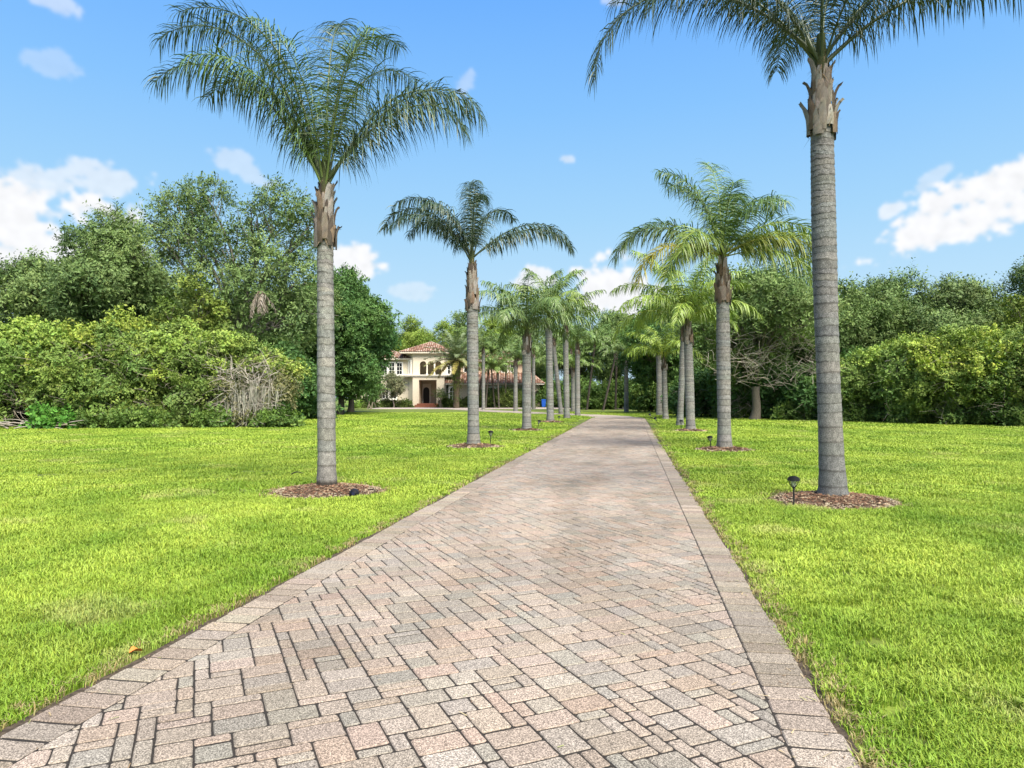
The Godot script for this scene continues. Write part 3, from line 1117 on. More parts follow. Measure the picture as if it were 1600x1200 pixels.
func arch_wall(mb: MB, x0: float, x1: float, y0: float, y1: float, z0: float, z1: float, ops: Array, col: Color) -> void:
	var xs := [x0, x1]
	for op in ops:
		for k in 13:
			xs.append(lerpf(op[0], op[1], k / 12.0))
	xs.sort()
	for k in xs.size() - 1:
		var a: float = xs[k]
		var b: float = xs[k + 1]
		if b - a < 1e-4:
			continue
		var mid := (a + b) * 0.5
		var hit: Array = []
		for op in ops:
			if mid > op[0] and mid < op[1]:
				hit = op
		if hit.is_empty():
			mb.box(a, b, y0, y1, z0, z1, col)
			continue
		if hit[2] > y0 + 0.01:
			mb.box(a, b, y0, hit[2], z0, z1, col)
		var ya := arch_y(a, hit)
		var yb := arch_y(b, hit)
		if minf(ya, yb) < y1:
			for z in [z0, z1]:
				mb.quad(Vector3(a, ya, z), Vector3(a, y1, z), Vector3(b, y1, z), Vector3(b, yb, z), col)
			mb.quad(Vector3(a, ya, z0), Vector3(b, yb, z0), Vector3(b, yb, z1), Vector3(a, ya, z1), col)
			mb.quad(Vector3(a, y1, z0), Vector3(a, y1, z1), Vector3(b, y1, z1), Vector3(b, y1, z0), col)

# barrel-tiled roof plane: eave e0 to e1, top t0 to t1
func roof_plane(mb: MB, e0: Vector3, e1: Vector3, t0: Vector3, t1: Vector3) -> void:
	var under := lin(0.22, 0.10, 0.06)
	mb.quad(e0, t0, t1, e1, under)
	var ax := (e1 - e0).normalized()
	var W := e0.distance_to(e1)
	var rise := (t0 + t1) * 0.5 - (e0 + e1) * 0.5
	var up := rise - ax * rise.dot(ax)
	var H := up.length()
	up = up.normalized()
	var nn := ax.cross(up).normalized()
	if nn.y < 0: nn = -nn
	var at0 := (t0 - e0).dot(ax)
	var at1 := (t1 - e0).dot(ax)
	var n := int(W / 0.30)
	var cols := [lin(0.44, 0.29, 0.21), lin(0.54, 0.40, 0.31), lin(0.32, 0.19, 0.135), lin(0.60, 0.48, 0.39), lin(0.20, 0.12, 0.09), lin(0.48, 0.33, 0.24)]
	for k in n:
		var a := (k + 0.5) * W / n
		var l := H
		if a < at0: l = H * a / at0
		elif a > at1: l = H * (W - a) / maxf(1e-3, W - at1)
		var segs := maxi(1, int(l / 0.42))
		for q in segs:
			var s0 := l * q / segs - (0.06 if q == 0 else 0.0)
			var s1 := l * (q + 1) / segs
			var c: Color = vary(cols[rng.randi() % cols.size()], 0.15)
			var base := e0 + ax * a
			var hw := 0.105
			var hi := 0.10
			for sd in [[-1.0, 0.0, -0.55, 0.75], [-0.55, 0.75, 0.55, 0.75], [0.55, 0.75, 1.0, 0.0]]:
				var pa: Vector3 = base + ax * hw * sd[0] + nn * hi * sd[1]
				var pb: Vector3 = base + ax * hw * sd[2] + nn * hi * sd[3]
				var lift := nn * 0.025
				mb.quad(pa + up * s0 + lift, pa + up * s1, pb + up * s1, pb + up * s0 + lift, c)

func hip_roof(parent: Node3D, x0: float, x1: float, z0: float, z1: float, y: float, top: float) -> void:
	var mb := MB.new()
	var a := Vector3(x0, y, z1); var b := Vector3(x1, y, z1); var c := Vector3(x1, y, z0); var d := Vector3(x0, y, z0)
	var half := minf(x1 - x0, z1 - z0) * 0.5
	var r0: Vector3
	var r1: Vector3
	if x1 - x0 >= z1 - z0:
		r0 = Vector3(x0 + half, top, (z0 + z1) * 0.5); r1 = Vector3(x1 - half, top, (z0 + z1) * 0.5)
		roof_plane(mb, a, b, r0, r1); roof_plane(mb, b, c, r1, r1); roof_plane(mb, c, d, r1, r0); roof_plane(mb, d, a, r0, r0)
	else:
		r0 = Vector3((x0 + x1) * 0.5, top, z1 - half); r1 = Vector3((x0 + x1) * 0.5, top, z0 + half)
		roof_plane(mb, a, b, r0, r0); roof_plane(mb, b, c, r0, r1); roof_plane(mb, c, d, r1, r1); roof_plane(mb, d, a, r1, r0)
	var o := part(mb, "roof", M.tile, parent)
	var fa := MB.new()
	var tc := lin(0.62, 0.56, 0.45)
	fa.box(x0 + 0.02, x1 - 0.02, y - 0.22, y - 0.03, z0 + 0.02, z1 - 0.02, tc)
	part(fa, "eave", M.trim, o)

func house_window(parent: Node3D, at: Vector3, turn: float, w: float, h: float, arched: bool, cols: int, rows: int) -> void:
	var white := lin(0.72, 0.70, 0.64)
	var rise := w * 0.5 if arched else 0.0
	var fr := MB.new()
	var b := 0.16
	arch_wall(fr, -w * 0.5 - b, w * 0.5 + b, -b, h + b, 0.0, 0.14, [[-w * 0.5, w * 0.5, 0.0, h - rise, maxf(rise, 0.001)]], white)
	fr.box(-w * 0.5 - b - 0.06, w * 0.5 + b + 0.06, -b - 0.1, -b, 0.0, 0.2, white)
	var o := part(fr, "window", M.trim, parent)
	o.position = at
	o.rotation.y = turn
	var gl := MB.new()
	gl.box(-w * 0.5, w * 0.5, 0.0, h - rise, 0.02, 0.03, lin(0.02, 0.024, 0.028))
	if arched:
		for k in 10:
			var a0 := PI * k / 10.0
			var a1 := PI * (k + 1) / 10.0
			gl.tri(Vector3(0, h - rise, 0.03), Vector3(cos(a0) * w * 0.5, h - rise + sin(a0) * rise, 0.03), Vector3(cos(a1) * w * 0.5, h - rise + sin(a1) * rise, 0.03), lin(0.02, 0.024, 0.028))
	part(gl, "pane", M.glass, o)
	for k in range(1, cols):
		var mu := MB.new()
		var x := -w * 0.5 + w * k / cols
		mu.box(x - 0.025, x + 0.025, 0.0, h - 0.02 - (rise * 0.15), 0.03, 0.07, white)
		part(mu, "glazing_bar", M.trim, o)
	for k in range(1, rows):
		var mu := MB.new()
		var y := h * k / rows
		if y < h - rise + 0.01:
			mu.box(-w * 0.5, w * 0.5, y - 0.025, y + 0.025, 0.03, 0.066, white)
			part(mu, "glazing_bar", M.trim, o)

func column_part(parent: Node3D, x: float, z: float, y0: float, y1: float, r: float) -> void:
	var c := lin(0.68, 0.64, 0.54)
	var mb := MB.new()
	mb.tube([Vector3(x, y0, z), Vector3(x, y0 + 0.15, z), Vector3(x, y0 + 0.2, z), Vector3(x, y1 - 0.25, z), Vector3(x, y1 - 0.2, z), Vector3(x, y1, z)], [r * 1.4, r * 1.4, r, r * 0.88, r * 1.3, r * 1.45], 14, [c])
	part(mb, "column", M.trim, parent)

func build_house() -> void:
	rng.seed = 600
	var o := thing("stucco_house", "two storey cream stucco house with red tiled roofs and a front tower porch", "house", Vector3(0, 0, -95.0))
	var cream := lin(0.62, 0.54, 0.41)
	var light := lin(0.70, 0.62, 0.485)
	var pink := lin(0.64, 0.48, 0.36)
	var white := lin(0.70, 0.66, 0.57)
	var w := MB.new()
	w.box(-22.0, -14.0, -0.1, 6.4, -9.0, -0.9, light)
	part(w, "left_wing_wall", M.stucco, o)
	w = MB.new()
	w.box(-8.6, 2.6, -0.1, 6.2, -10.0, -2.6, pink)
	part(w, "main_wall", M.stucco, o)
	# garage wing with a real doorway
	w = MB.new()
	arch_wall(w, -8.4, 3.7, -0.1, 3.0, 0.2, 0.5, [[-1.2, 2.6, -0.1, 2.3, 0.001]], cream)
	w.box(-8.4, -8.1, -0.1, 3.0, -2.6, 0.2, cream)
	w.box(3.4, 3.7, -0.1, 3.0, -6.0, 0.2, cream)
	w.box(2.6, 3.4, -0.1, 3.0, -6.0, -5.7, cream)
	part(w, "garage_wall", M.stucco, o)
	var gd := MB.new()
	for k in 5:
		gd.box(-1.2, 2.6, -0.05 + k * 0.46, 0.39 + k * 0.46, -0.1, 0.0 + 0.004 * (k % 2), lin(0.05, 0.04, 0.032))
	part(gd, "garage_door", M.wood, o)
	# entrance tower
	w = MB.new()
	var zt := 0.0
	arch_wall(w, -13.24, -9.21, 4.35, 7.2, zt - 0.35, zt, [[-12.35, -11.45, 4.36, 5.75, 0.42], [-11.3, -10.45, 4.36, 5.75, 0.42], [-10.3, -9.45, 4.36, 5.75, 0.42]], light)
	var pl := Vector3(-14.5, 0, -1.5)
	var pf := Vector3(-13.24, 0, 0)
	for e in [[pl, pf], [Vector3(-9.21, 0, 0), Vector3(-7.95, 0, -1.5)]]:
		w.quad(e[0] + Vector3.UP * -0.1, e[0] + Vector3.UP * 7.2, e[1] + Vector3.UP * 7.2, e[1] + Vector3.UP * -0.1, light)
	w.box(-14.5, -14.2, -0.1, 7.2, -7.0, -1.5, light)
	w.box(-8.25, -7.95, -0.1, 7.2, -7.0, -1.5, light)
	w.box(-14.2, -8.25, 4.3, 7.2, -3.0, -2.8, cream)
	w.box(-14.2, -8.25, 4.05, 4.3, -2.8, -0.35, cream)
	w.box(-14.2, -8.25, 7.0, 7.19, -2.8, -0.36, cream)
	part(w, "tower_wall", M.stucco, o)
	w = MB.new()
	arch_wall(w, -13.24, -9.0, -0.1, 4.05, -0.1, 0.4, [[-12.4, -10.05, -0.1, 3.65, 0.001]], light)
	w.box(-12.7, -12.4, -0.1, 4.04, -3.2, -0.1, cream)
	w.box(-10.05, -9.75, -0.1, 4.04, -3.2, -0.1, cream)
	w.box(-12.4, -10.05, -0.1, 4.04, -3.5, -3.2, cream)
	part(w, "porch_wall", M.stucco, o)
	var band := MB.new()
	band.box(-14.6, -7.9, 4.06, 4.22, -1.4, 0.5, white)
	band.box(-14.7, -7.8, 4.22, 4.35, -1.5, 0.62, white)
	band.box(-22.1, -14.55, 4.08, 4.3, -0.9, -0.78, white)
	part(band, "cornice", M.trim, o)
	for x in [-11.37, -10.37]:
		column_part(o, x, 0.12, 4.36, 5.75, 0.09)
	# door
	var dr := MB.new()
	arch_wall(dr, -12.38, -11.2, 0.5, 3.2, -3.19, -3.02, [[-12.25, -11.4, 0.5, 2.3, 0.42]], white)
	var door := part(dr, "door_surround", M.trim, o)
	var dl := MB.new()
	dl.box(-12.25, -11.4, 0.5, 2.3, -3.17, -3.10, lin(0.02, 0.017, 0.016))
	for k in 10:
		var a0 := PI * k / 10.0
		var a1 := PI * (k + 1) / 10.0
		dl.tri(Vector3(-11.825, 2.3, -3.1), Vector3(-11.825 + cos(a0) * 0.425, 2.3 + sin(a0) * 0.42, -3.1), Vector3(-11.825 + cos(a1) * 0.425, 2.3 + sin(a1) * 0.42, -3.1), lin(0.02, 0.017, 0.016))
	part(dl, "door_leaf", M.wood, door)
	for k in 3:
		var st := MB.new()
		st.box(-13.1 + k * 0.24, -9.3 - k * 0.24, k * 0.17 - 0.05, k * 0.17 + 0.165, -3.2, 1.7 - k * 0.42, vary(lin(0.36, 0.15, 0.095), 0.08))
		part(st, "step", M.tile, o)
	# roofs
	hip_roof(o, -22.7, -13.3, -9.8, -0.3, 6.62, 8.3)
	hip_roof(o, -15.0, -7.4, -7.4, 0.55, 7.42, 9.0)
	hip_roof(o, -9.3, 3.3, -10.8, -1.9, 6.42, 8.2)
	var gr := MB.new()
	roof_plane(gr, Vector3(-8.9, 3.2, 1.1), Vector3(4.3, 3.2, 1.1), Vector3(-8.9, 4.75, -2.6), Vector3(2.6, 4.75, -2.6))
	roof_plane(gr, Vector3(4.3, 3.2, 1.1), Vector3(4.3, 3.2, -6.6), Vector3(2.6, 4.75, -2.6), Vector3(2.6, 4.75, -4.6))
	part(gr, "garage_roof", M.tile, o)
	var ge := MB.new()
	ge.box(-8.85, 4.25, 3.02, 3.17, 0.5, 1.05, white)
	part(ge, "garage_eave", M.trim, o)
	# windows
	for x in [-20.3, -17.22, -16.22, -15.2]:
		house_window(o, Vector3(x, 4.45, -0.9), 0.0, 0.66, 1.5, false, 2, 3)
	for x in [-19.0, -17.1, -16.0]:
		house_window(o, Vector3(x, 1.2, -0.9), 0.0, 0.75, 1.4, false, 2, 3)
	var la := atan2(1.5, 1.26)
	for q in [0.36, 0.66]:
		house_window(o, pl.lerp(pf, q) + Vector3(0, 4.5, 0), -la, 0.28, 1.7, true, 1, 1)
	house_window(o, Vector3(-9.21, 4.5, 0).lerp(Vector3(-7.95, 4.5, -1.5), 0.5), la, 0.5, 1.7, true, 1, 3)
	house_window(o, Vector3(-9.21, 0.9, 0).lerp(Vector3(-7.95, 0.9, -1.5), 0.35), la, 0.5, 2.1, true, 2, 4)
	for x in [-7.9, -2.6, -1.5]:
		house_window(o, Vector3(x, 1.0, 0.5), 0.0, 0.72, 1.65, true, 2, 3)
	for x in [-6.2, -1.0, 0.2]:
		house_window(o, Vector3(x, 4.8, -2.6), 0.0, 0.7, 1.3, false, 2, 2)
	# sconce beside the garage door, unlit
	var sc := MB.new()
	sc.tube([Vector3(3.2, 1.7, 0.62), Vector3(3.2, 1.78, 0.62), Vector3(3.2, 2.05, 0.62), Vector3(3.2, 2.15, 0.62)], [0.03, 0.10, 0.13, 0.02], 8, [lin(0.03, 0.026, 0.024)])
	sc.box(3.17, 3.23, 1.85, 1.95, 0.5, 0.6, lin(0.03, 0.026, 0.024))
	part(sc, "wall_lantern", M.plastic, o)


func build_bin() -> void:
	var o := thing("wheeled_bin", "blue wheeled recycling bin beside the garage corner", "bin", Vector3(4.15, 0.004, -93.2))
	var blue := lin(0.015, 0.09, 0.42)
	var b := MB.new()
	var lo := [Vector3(-0.22, 0.08, 0.24), Vector3(0.22, 0.08, 0.24), Vector3(0.22, 0.08, -0.24), Vector3(-0.22, 0.08, -0.24)]
	var hi := [Vector3(-0.29, 0.98, 0.33), Vector3(0.29, 0.98, 0.33), Vector3(0.29, 0.98, -0.33), Vector3(-0.29, 0.98, -0.33)]
	for k in 4:
		b.quad(lo[k], hi[k], hi[(k + 1) % 4], lo[(k + 1) % 4], blue)
	b.quad(lo[0], lo[1], lo[2], lo[3], blue)
	part(b, "body", M.plastic, o)
	var l := MB.new()
	l.box(-0.31, 0.31, 0.98, 1.03, -0.36, 0.35, blue)
	l.box(-0.26, 0.26, 1.03, 1.07, -0.3, 0.3, blue)
	part(l, "lid", M.plastic, o)
	for s in [-1.0, 1.0]:
		var wh := MB.new()
		wh.tube([Vector3(s * 0.2, 0.1, -0.28), Vector3(s * 0.27, 0.1, -0.28)], [0.1, 0.1], 14, [lin(0.02, 0.02, 0.02)])
		part(wh, "wheel", M.plastic, o)


# ---------------------------------------------------------------- scene
func _ready() -> void:
	# camera
	var cam := Camera3D.new()
	cam.name = "camera"
	cam.position = Vector3(0, 1.4, 0)
	cam.rotation.x = atan(20.0 / 1110.0)
	cam.fov = 56.8
	cam.near = 0.05
	cam.far = 2000.0
	add_child(cam)
	cam.current = true
	# sky, exposure
	var env := Environment.new()
	env.background_mode = Environment.BG_SKY
	var pan := PanoramaSkyMaterial.new()
	pan.panorama = make_sky()
	var sky := Sky.new()
	sky.sky_material = pan
	env.sky = sky
	env.background_energy_multiplier = 1.0 / EXPOSURE
	env.tonemap_mode = Environment.TONE_MAPPER_LINEAR
	env.tonemap_exposure = EXPOSURE
	env.sdfgi_enabled = true
	env.ssao_enabled = true
	env.ssil_enabled = true
	var we := WorldEnvironment.new()
	we.name = "environment"
	we.environment = env
	add_child(we)
	# high sun behind thin cloud, over the right shoulder
	var sun := DirectionalLight3D.new()
	sun.name = "sun"
	sun.light_energy = 0.5
	sun.light_angular_distance = 42.0
	sun.light_color = Color(1.0, 0.97, 0.91)
	sun.shadow_enabled = true
	sun.rotation = Vector3(deg_to_rad(-53.0), deg_to_rad(30.0), 0)
	add_child(sun)

	patch_noise.seed = 3
	patch_noise.frequency = 0.35
	patch_noise.fractal_octaves = 3
	fine_noise.seed = 8
	fine_noise.frequency = 0.8
	fine_noise.fractal_octaves = 3
	make_materials()
	bend = [Vector2(6.95, 46.2), Vector2(7.1, 49.0), Vector2(6.7, 52.0), Vector2(5.6, 55.0), Vector2(3.9, 58.0), Vector2(1.8, 62.0), Vector2(-0.6, 67.5), Vector2(-3.0, 74.0), Vector2(-5.5, 80.0), Vector2(-7.0, 84.0)]
	mulch_spots = [[-2.78, 10.7, 0.80], [4.40, 9.75, 0.80], [-1.09, 20.2, 0.78], [5.66, 18.95, 0.75], [0.62, 29.9, 0.72], [7.37, 29.3, 0.75], [2.15, 39.8, 0.7]]
	build_drive()
	print("drive ", Time.get_ticks_msec())
	build_lawn()
	print("lawn ", Time.get_ticks_msec())
	build_house()
	build_bin()
	build_vegetation()
	print("plants ", Time.get_ticks_msec())
	build_palms()
	print("palms ", Time.get_ticks_msec())
	build_small_things()


func build_palms() -> void:
	var dark := lin(0.050, 0.082, 0.040)
	var mid := lin(0.10, 0.165, 0.042)
	var lime := lin(0.165, 0.235, 0.036)
	var yel := lin(0.26, 0.24, 0.03)
	# frond: azimuth (0 right, 90 away, 180 left, 270 towards the drive's start), rise, length, droop, colour
	queen_palm("grey queen palm with dark stained trunk foot and fallen ring light in its mulch", -2.78, 10.7, {
		"seed": 1, "clear": 3.72, "top": 4.75, "r": 0.132, "lean": Vector2(-0.06, 0.0), "stain": true, "low": lin(0.50, 0.50, 0.45), "high": lin(0.43, 0.415, 0.365), "col": lin(0.060, 0.098, 0.045), "leaf": 0.74, "sag": 1.8, "late": 2.7,
		"fronds": [[178, 69, 3.8, 2.0], [170, 76, 3.9, 1.8], [190, 58, 3.2, 2.0], [160, 64, 3.1, 1.9], [200, 66, 2.8, 1.8, mid], [95, 85, 3.6, 1.2], [70, 81, 3.7, 1.6], [55, 76, 3.1, 1.7], [8, 62, 3.1, 2.3], [0, 52, 3.1, 2.3], [-16, 46, 2.7, 2.2], [-50, 74, 2.6, 1.6, mid], [240, 78, 2.5, 1.6, mid]]})
	queen_palm("tall dark ringed queen palm with an upright caged solar light in its mulch", 4.40, 9.75, {
		"seed": 2, "clear": 5.05, "top": 6.15, "r": 0.160, "lean": Vector2(-0.12, 0.0), "bow": Vector2(-0.03, 0.0), "low": lin(0.42, 0.425, 0.40), "high": lin(0.285, 0.262, 0.245), "col": lin(0.048, 0.075, 0.038), "leaf": 0.66, "sag": 1.9,
		"fronds": [[182, 42, 4.1, 2.35], [172, 56, 3.4, 1.7], [200, 52, 3.0, 1.8], [-2, 44, 4.0, 1.75], [10, 58, 3.2, 1.5], [-25, 52, 3.0, 1.6], [60, 68, 2.8, 1.2], [110, 70, 2.8, 1.2], [90, 54, 2.8, 1.5], [250, 68, 2.6, 1.3], [300, 68, 2.6, 1.3]]})
	queen_palm("slim queen palm with dark wide spread crown, second on the house side", -1.09, 20.2, {
		"seed": 3, "clear": 3.9, "top": 5.45, "r": 0.165, "lean": Vector2(-0.06, 0.0), "low": lin(0.47, 0.47, 0.435), "high": lin(0.38, 0.37, 0.34), "col": lin(0.050, 0.080, 0.043), "leaf": 0.66, "sag": 2.1, "late": 2.0,
		"fronds": [[180, 62, 3.5, 2.3], [170, 70, 3.3, 2.0], [195, 56, 2.9, 2.1], [160, 58, 2.6, 2.0], [100, 84, 3.0, 1.0], [75, 78, 3.3, 1.6], [55, 72, 3.1, 1.9], [0, 42, 3.4, 2.0], [-8, 34, 3.2, 1.7], [280, 76, 2.7, 1.6], [230, 66, 2.4, 1.8]]})
	queen_palm("full crowned queen palm with a yellow lower frond, second on the hedge side", 5.66, 18.95, {
		"seed": 4, "clear": 3.95, "top": 5.25, "r": 0.18, "lean": Vector2(-0.03, 0.0), "low": lin(0.46, 0.465, 0.43), "high": lin(0.37, 0.355, 0.325), "col": mid, "leaf": 0.82, "sag": 1.5, "late": 1.9,
		"fronds": [[182, 36, 3.4, 2.0, lin(0.085, 0.13, 0.045)], [172, 46, 3.0, 1.9], [200, 18, 2.9, 1.8, yel], [215, 10, 2.6, 1.6, lime], [230, 28, 2.5, 1.8, lime], [135, 78, 3.2, 1.3], [160, 80, 3.2, 1.2], [85, 85, 3.2, 0.9], [60, 74, 3.3, 1.6], [30, 68, 3.4, 1.9], [8, 42, 3.4, 2.1, lime], [-8, 32, 3.3, 2.1, lime], [-20, 24, 3.0, 2.0, lin(0.22, 0.26, 0.045)], [4, 22, 3.0, 1.9, lime], [45, 40, 2.8, 1.8], [300, 60, 2.6, 1.7], [265, 70, 2.5, 1.5], [335, 10, 2.6, 1.6, lime], [110, 30, 2.6, 1.7]]})
	queen_palm("queen palm with feathery green crown, third on the house side", 0.62, 29.9, {"seed": 5, "clear": 3.2, "top": 4.3, "r": 0.19, "col": lin(0.11, 0.17, 0.05), "len": 3.2, "n": 17, "leaf": 0.7, "low": lin(0.46, 0.465, 0.425), "sag": 1.6})
	queen_palm("queen palm with yellow green lower fronds, third on the hedge side", 7.37, 29.3, {"seed": 6, "clear": 3.6, "top": 4.7, "r": 0.19, "lean": Vector2(-0.12, 0.0), "col": lin(0.185, 0.265, 0.04), "len": 3.5, "n": 18, "sag": 1.7, "leaf": 0.75})
	queen_palm("queen palm with high light green crown, fourth on the house side", 2.15, 39.8, {"seed": 7, "clear": 5.1, "top": 6.1, "r": 0.20, "lean": Vector2(-0.1, 0.0), "col": lin(0.16, 0.23, 0.05), "len": 3.4, "n": 18, "leaf": 0.75, "low": lin(0.47, 0.47, 0.435), "sag": 1.6})
	queen_palm("slender pale queen palm close behind the third on the hedge side", 8.33, 35.3, {"seed": 8, "clear": 4.2, "top": 5.1, "r": 0.16, "lean": Vector2(0.25, 0.0), "col": lin(0.175, 0.255, 0.04), "len": 3.2, "n": 15, "leaf": 0.7})
	queen_palm("queen palm with drooping crown, fifth on the house side", 3.60, 46.6, {"seed": 9, "clear": 5.4, "top": 6.4, "r": 0.19, "lean": Vector2(-0.1, 0.0), "col": lin(0.13, 0.20, 0.05), "len": 3.3, "n": 16, "leaf": 0.7, "sag": 1.7})
	queen_palm("short lime green queen palm on the hedge side before the bend", 9.60, 44.4, {"seed": 10, "clear": 3.1, "top": 4.0, "r": 0.17, "lean": Vector2(-0.1, 0), "col": lin(0.20, 0.28, 0.04), "len": 2.9, "n": 15, "leaf": 0.7})
	queen_palm("dark leaved queen palm on the hedge side beside the bend", 11.4, 55.0, {"seed": 13, "clear": 4.4, "top": 5.3, "r": 0.22, "col": lin(0.07, 0.11, 0.04), "len": 2.6, "n": 12})
	queen_palm("queen palm standing alone on the lawn across the bend", 10.3, 64.0, {"seed": 14, "clear": 4.2, "top": 5.0, "r": 0.2, "col": lin(0.12, 0.18, 0.045), "len": 3.3, "n": 14, "low": lin(0.48, 0.48, 0.44)})
	queen_palm("leaning grey queen palm at the inside of the bend", 4.05, 58.5, {"seed": 15, "clear": 5.6, "top": 6.4, "r": 0.18, "lean": Vector2(-0.7, 0.0), "col": lin(0.10, 0.155, 0.045), "len": 2.8, "n": 13})
	queen_palm("queen palm with bright arching crown at the end of the house side row", 4.95, 53.6, {"seed": 16, "clear": 4.6, "top": 5.6, "r": 0.19, "col": lin(0.11, 0.18, 0.045), "len": 3.2, "n": 14})
	queen_palm("queen palm on the grass island before the garage", 0.35, 69.0, {"seed": 17, "clear": 4.3, "top": 5.2, "r": 0.2, "col": lin(0.11, 0.175, 0.045), "len": 2.8, "n": 13})
	queen_palm("queen palm beside the forecourt before the house", -3.1, 77.0, {"seed": 18, "clear": 6.0, "top": 6.9, "r": 0.18, "col": lin(0.12, 0.18, 0.05), "len": 2.9, "n": 13})
	queen_palm("queen palm on the island nearest the garage door", 2.45, 80.5, {"seed": 19, "clear": 5.8, "top": 6.7, "r": 0.18, "col": lin(0.12, 0.18, 0.05), "len": 2.8, "n": 13})
	queen_palm("short queen palm behind the leaning palm at the bend", 6.1, 71.0, {"seed": 20, "clear": 3.4, "top": 4.4, "r": 0.2, "col": lin(0.13, 0.20, 0.045), "len": 3.2, "n": 14})
	# mixed palms beyond the bend, slim and leaning
	var far := [[6.4, 74.0, 6.6, -0.3], [8.1, 77.0, 7.2, 0.9], [9.6, 75.0, 6.4, 1.5], [11.5, 79.0, 7.4, 0.2], [13.6, 76.0, 6.2, 0.8], [14.9, 82.0, 7.2, -0.5]]
	for k in far.size():
		var f: Array = far[k]
		queen_palm(["slim upright garden palm in the grove beyond the bend", "tall leaning garden palm in the grove beyond the bend", "strongly leaning garden palm in the grove beyond the bend", "tall straight dark stemmed palm in the grove beyond the bend", "low leaning palm in the grove beyond the bend", "back leaning palm at the hedge end of the grove beyond the bend"][k], f[0], f[1], {"seed": 40 + k, "clear": f[2] - 0.8, "top": f[2], "r": 0.12, "lean": Vector2(f[3], 0.0), "col": lin(0.11, 0.18, 0.04), "low": lin(0.13, 0.11, 0.09), "high": lin(0.11, 0.09, 0.075), "len": 2.9, "n": 13}, "palms beyond the bend")
	var gar := [[-4.5, 91.0, 6.8, 1.1], [-2.2, 90.5, 7.0, -0.6], [-0.9, 91.0, 7.4, 0.2], [0.2, 90.4, 6.6, 0.6], [1.4, 91.2, 6.0, 0.1], [-5.4, 90.0, 5.4, -0.3], [-3.3, 88.5, 5.0, 0.4], [2.9, 90.0, 5.2, -0.4], [-1.6, 88.0, 4.6, -0.2]]
	for k in gar.size():
		var f: Array = gar[k]
		queen_palm(["right leaning slim palm in the bed before the garage", "left leaning slim palm in the bed before the garage", "tallest slim palm in the bed before the garage", "bright crowned slim palm in the bed before the garage", "short slim palm at the garage door end of the bed", "slim palm between the date palm and the garage windows", "slim palm hiding the upper window over the garage roof", "slim palm at the garage corner beside the blue bin", "lowest slim palm at the forecourt edge of the bed"][k], f[0], f[1], {"seed": 60 + k, "clear": f[2] - 0.8, "top": f[2], "r": 0.10, "lean": Vector2(f[3], 0.0), "col": lin(0.13, 0.20, 0.045), "low": lin(0.26, 0.23, 0.19), "high": lin(0.16, 0.13, 0.10), "len": 3.0, "n": 17, "leaf": 0.7}, "slim palms before the garage")
	# date palm with a vine-clad trunk before the tower
	var o := thing("date_palm", "broad date palm with fern clad trunk beside the entrance tower", "palm tree", Vector3(-6.9, GROUND, -88.0))
	rng.seed = 71
	var tr := MB.new()
	tr.tube([Vector3(0, -0.1, 0), Vector3(0, 1.5, 0), Vector3(0.02, 3.2, 0), Vector3(0, 5.2, 0), Vector3(0, 6.1, 0)], [0.38, 0.36, 0.4, 0.6, 0.35], 14, [lin(0.16, 0.12, 0.08)])
	part(tr, "trunk", M.bark, o)
	leaf_lobes(o, cluster_mesh(26, 0.45, 0.22, 0.07, 510, 0.4), [[0, 4.9, 0, 0.95, 1.0], [0, 3.9, 0, 0.85, 1.1], [0, 3.1, 0, 0.75, 1.1], [0, 2.4, 0, 0.6, 1.2], [0, 1.4, 0, 0.55, 1.2]], 110.0, lin(0.055, 0.095, 0.02), lin(0.14, 0.18, 0.03), 0.7, "ferns")
	for k in 60:
		var t := k / 59.0
		var c := lin(0.17, 0.22, 0.11).lerp(lin(0.32, 0.27, 0.07), smoothstep(0.62, 1.0, t))
		add_frond(o, Vector3(rf(-0.2, 0.2), 5.9, rf(-0.2, 0.2)), k * 2.4 + rf(-0.2, 0.2), lerpf(1.45, -0.25, t), rf(3.8, 4.6), rf(0.6, 1.0), c, 14.0, 0.07, 0.5, 0.25, 0.5)
	for q in mulch_spots.size():
		var s: Array = mulch_spots[q]
		rng.seed = 900 + q
		mulch_bed(["rust brown mulch ring around the palm with the stained trunk foot", "brown and straw mulch ring around the tall dark ringed palm", "mulch ring around the second palm on the house side", "mulch ring around the second palm on the hedge side", "mulch ring around the third palm on the house side", "mulch ring around the third palm on the hedge side", "mulch ring around the fourth palm on the house side"][q], s[0], s[1], s[2])


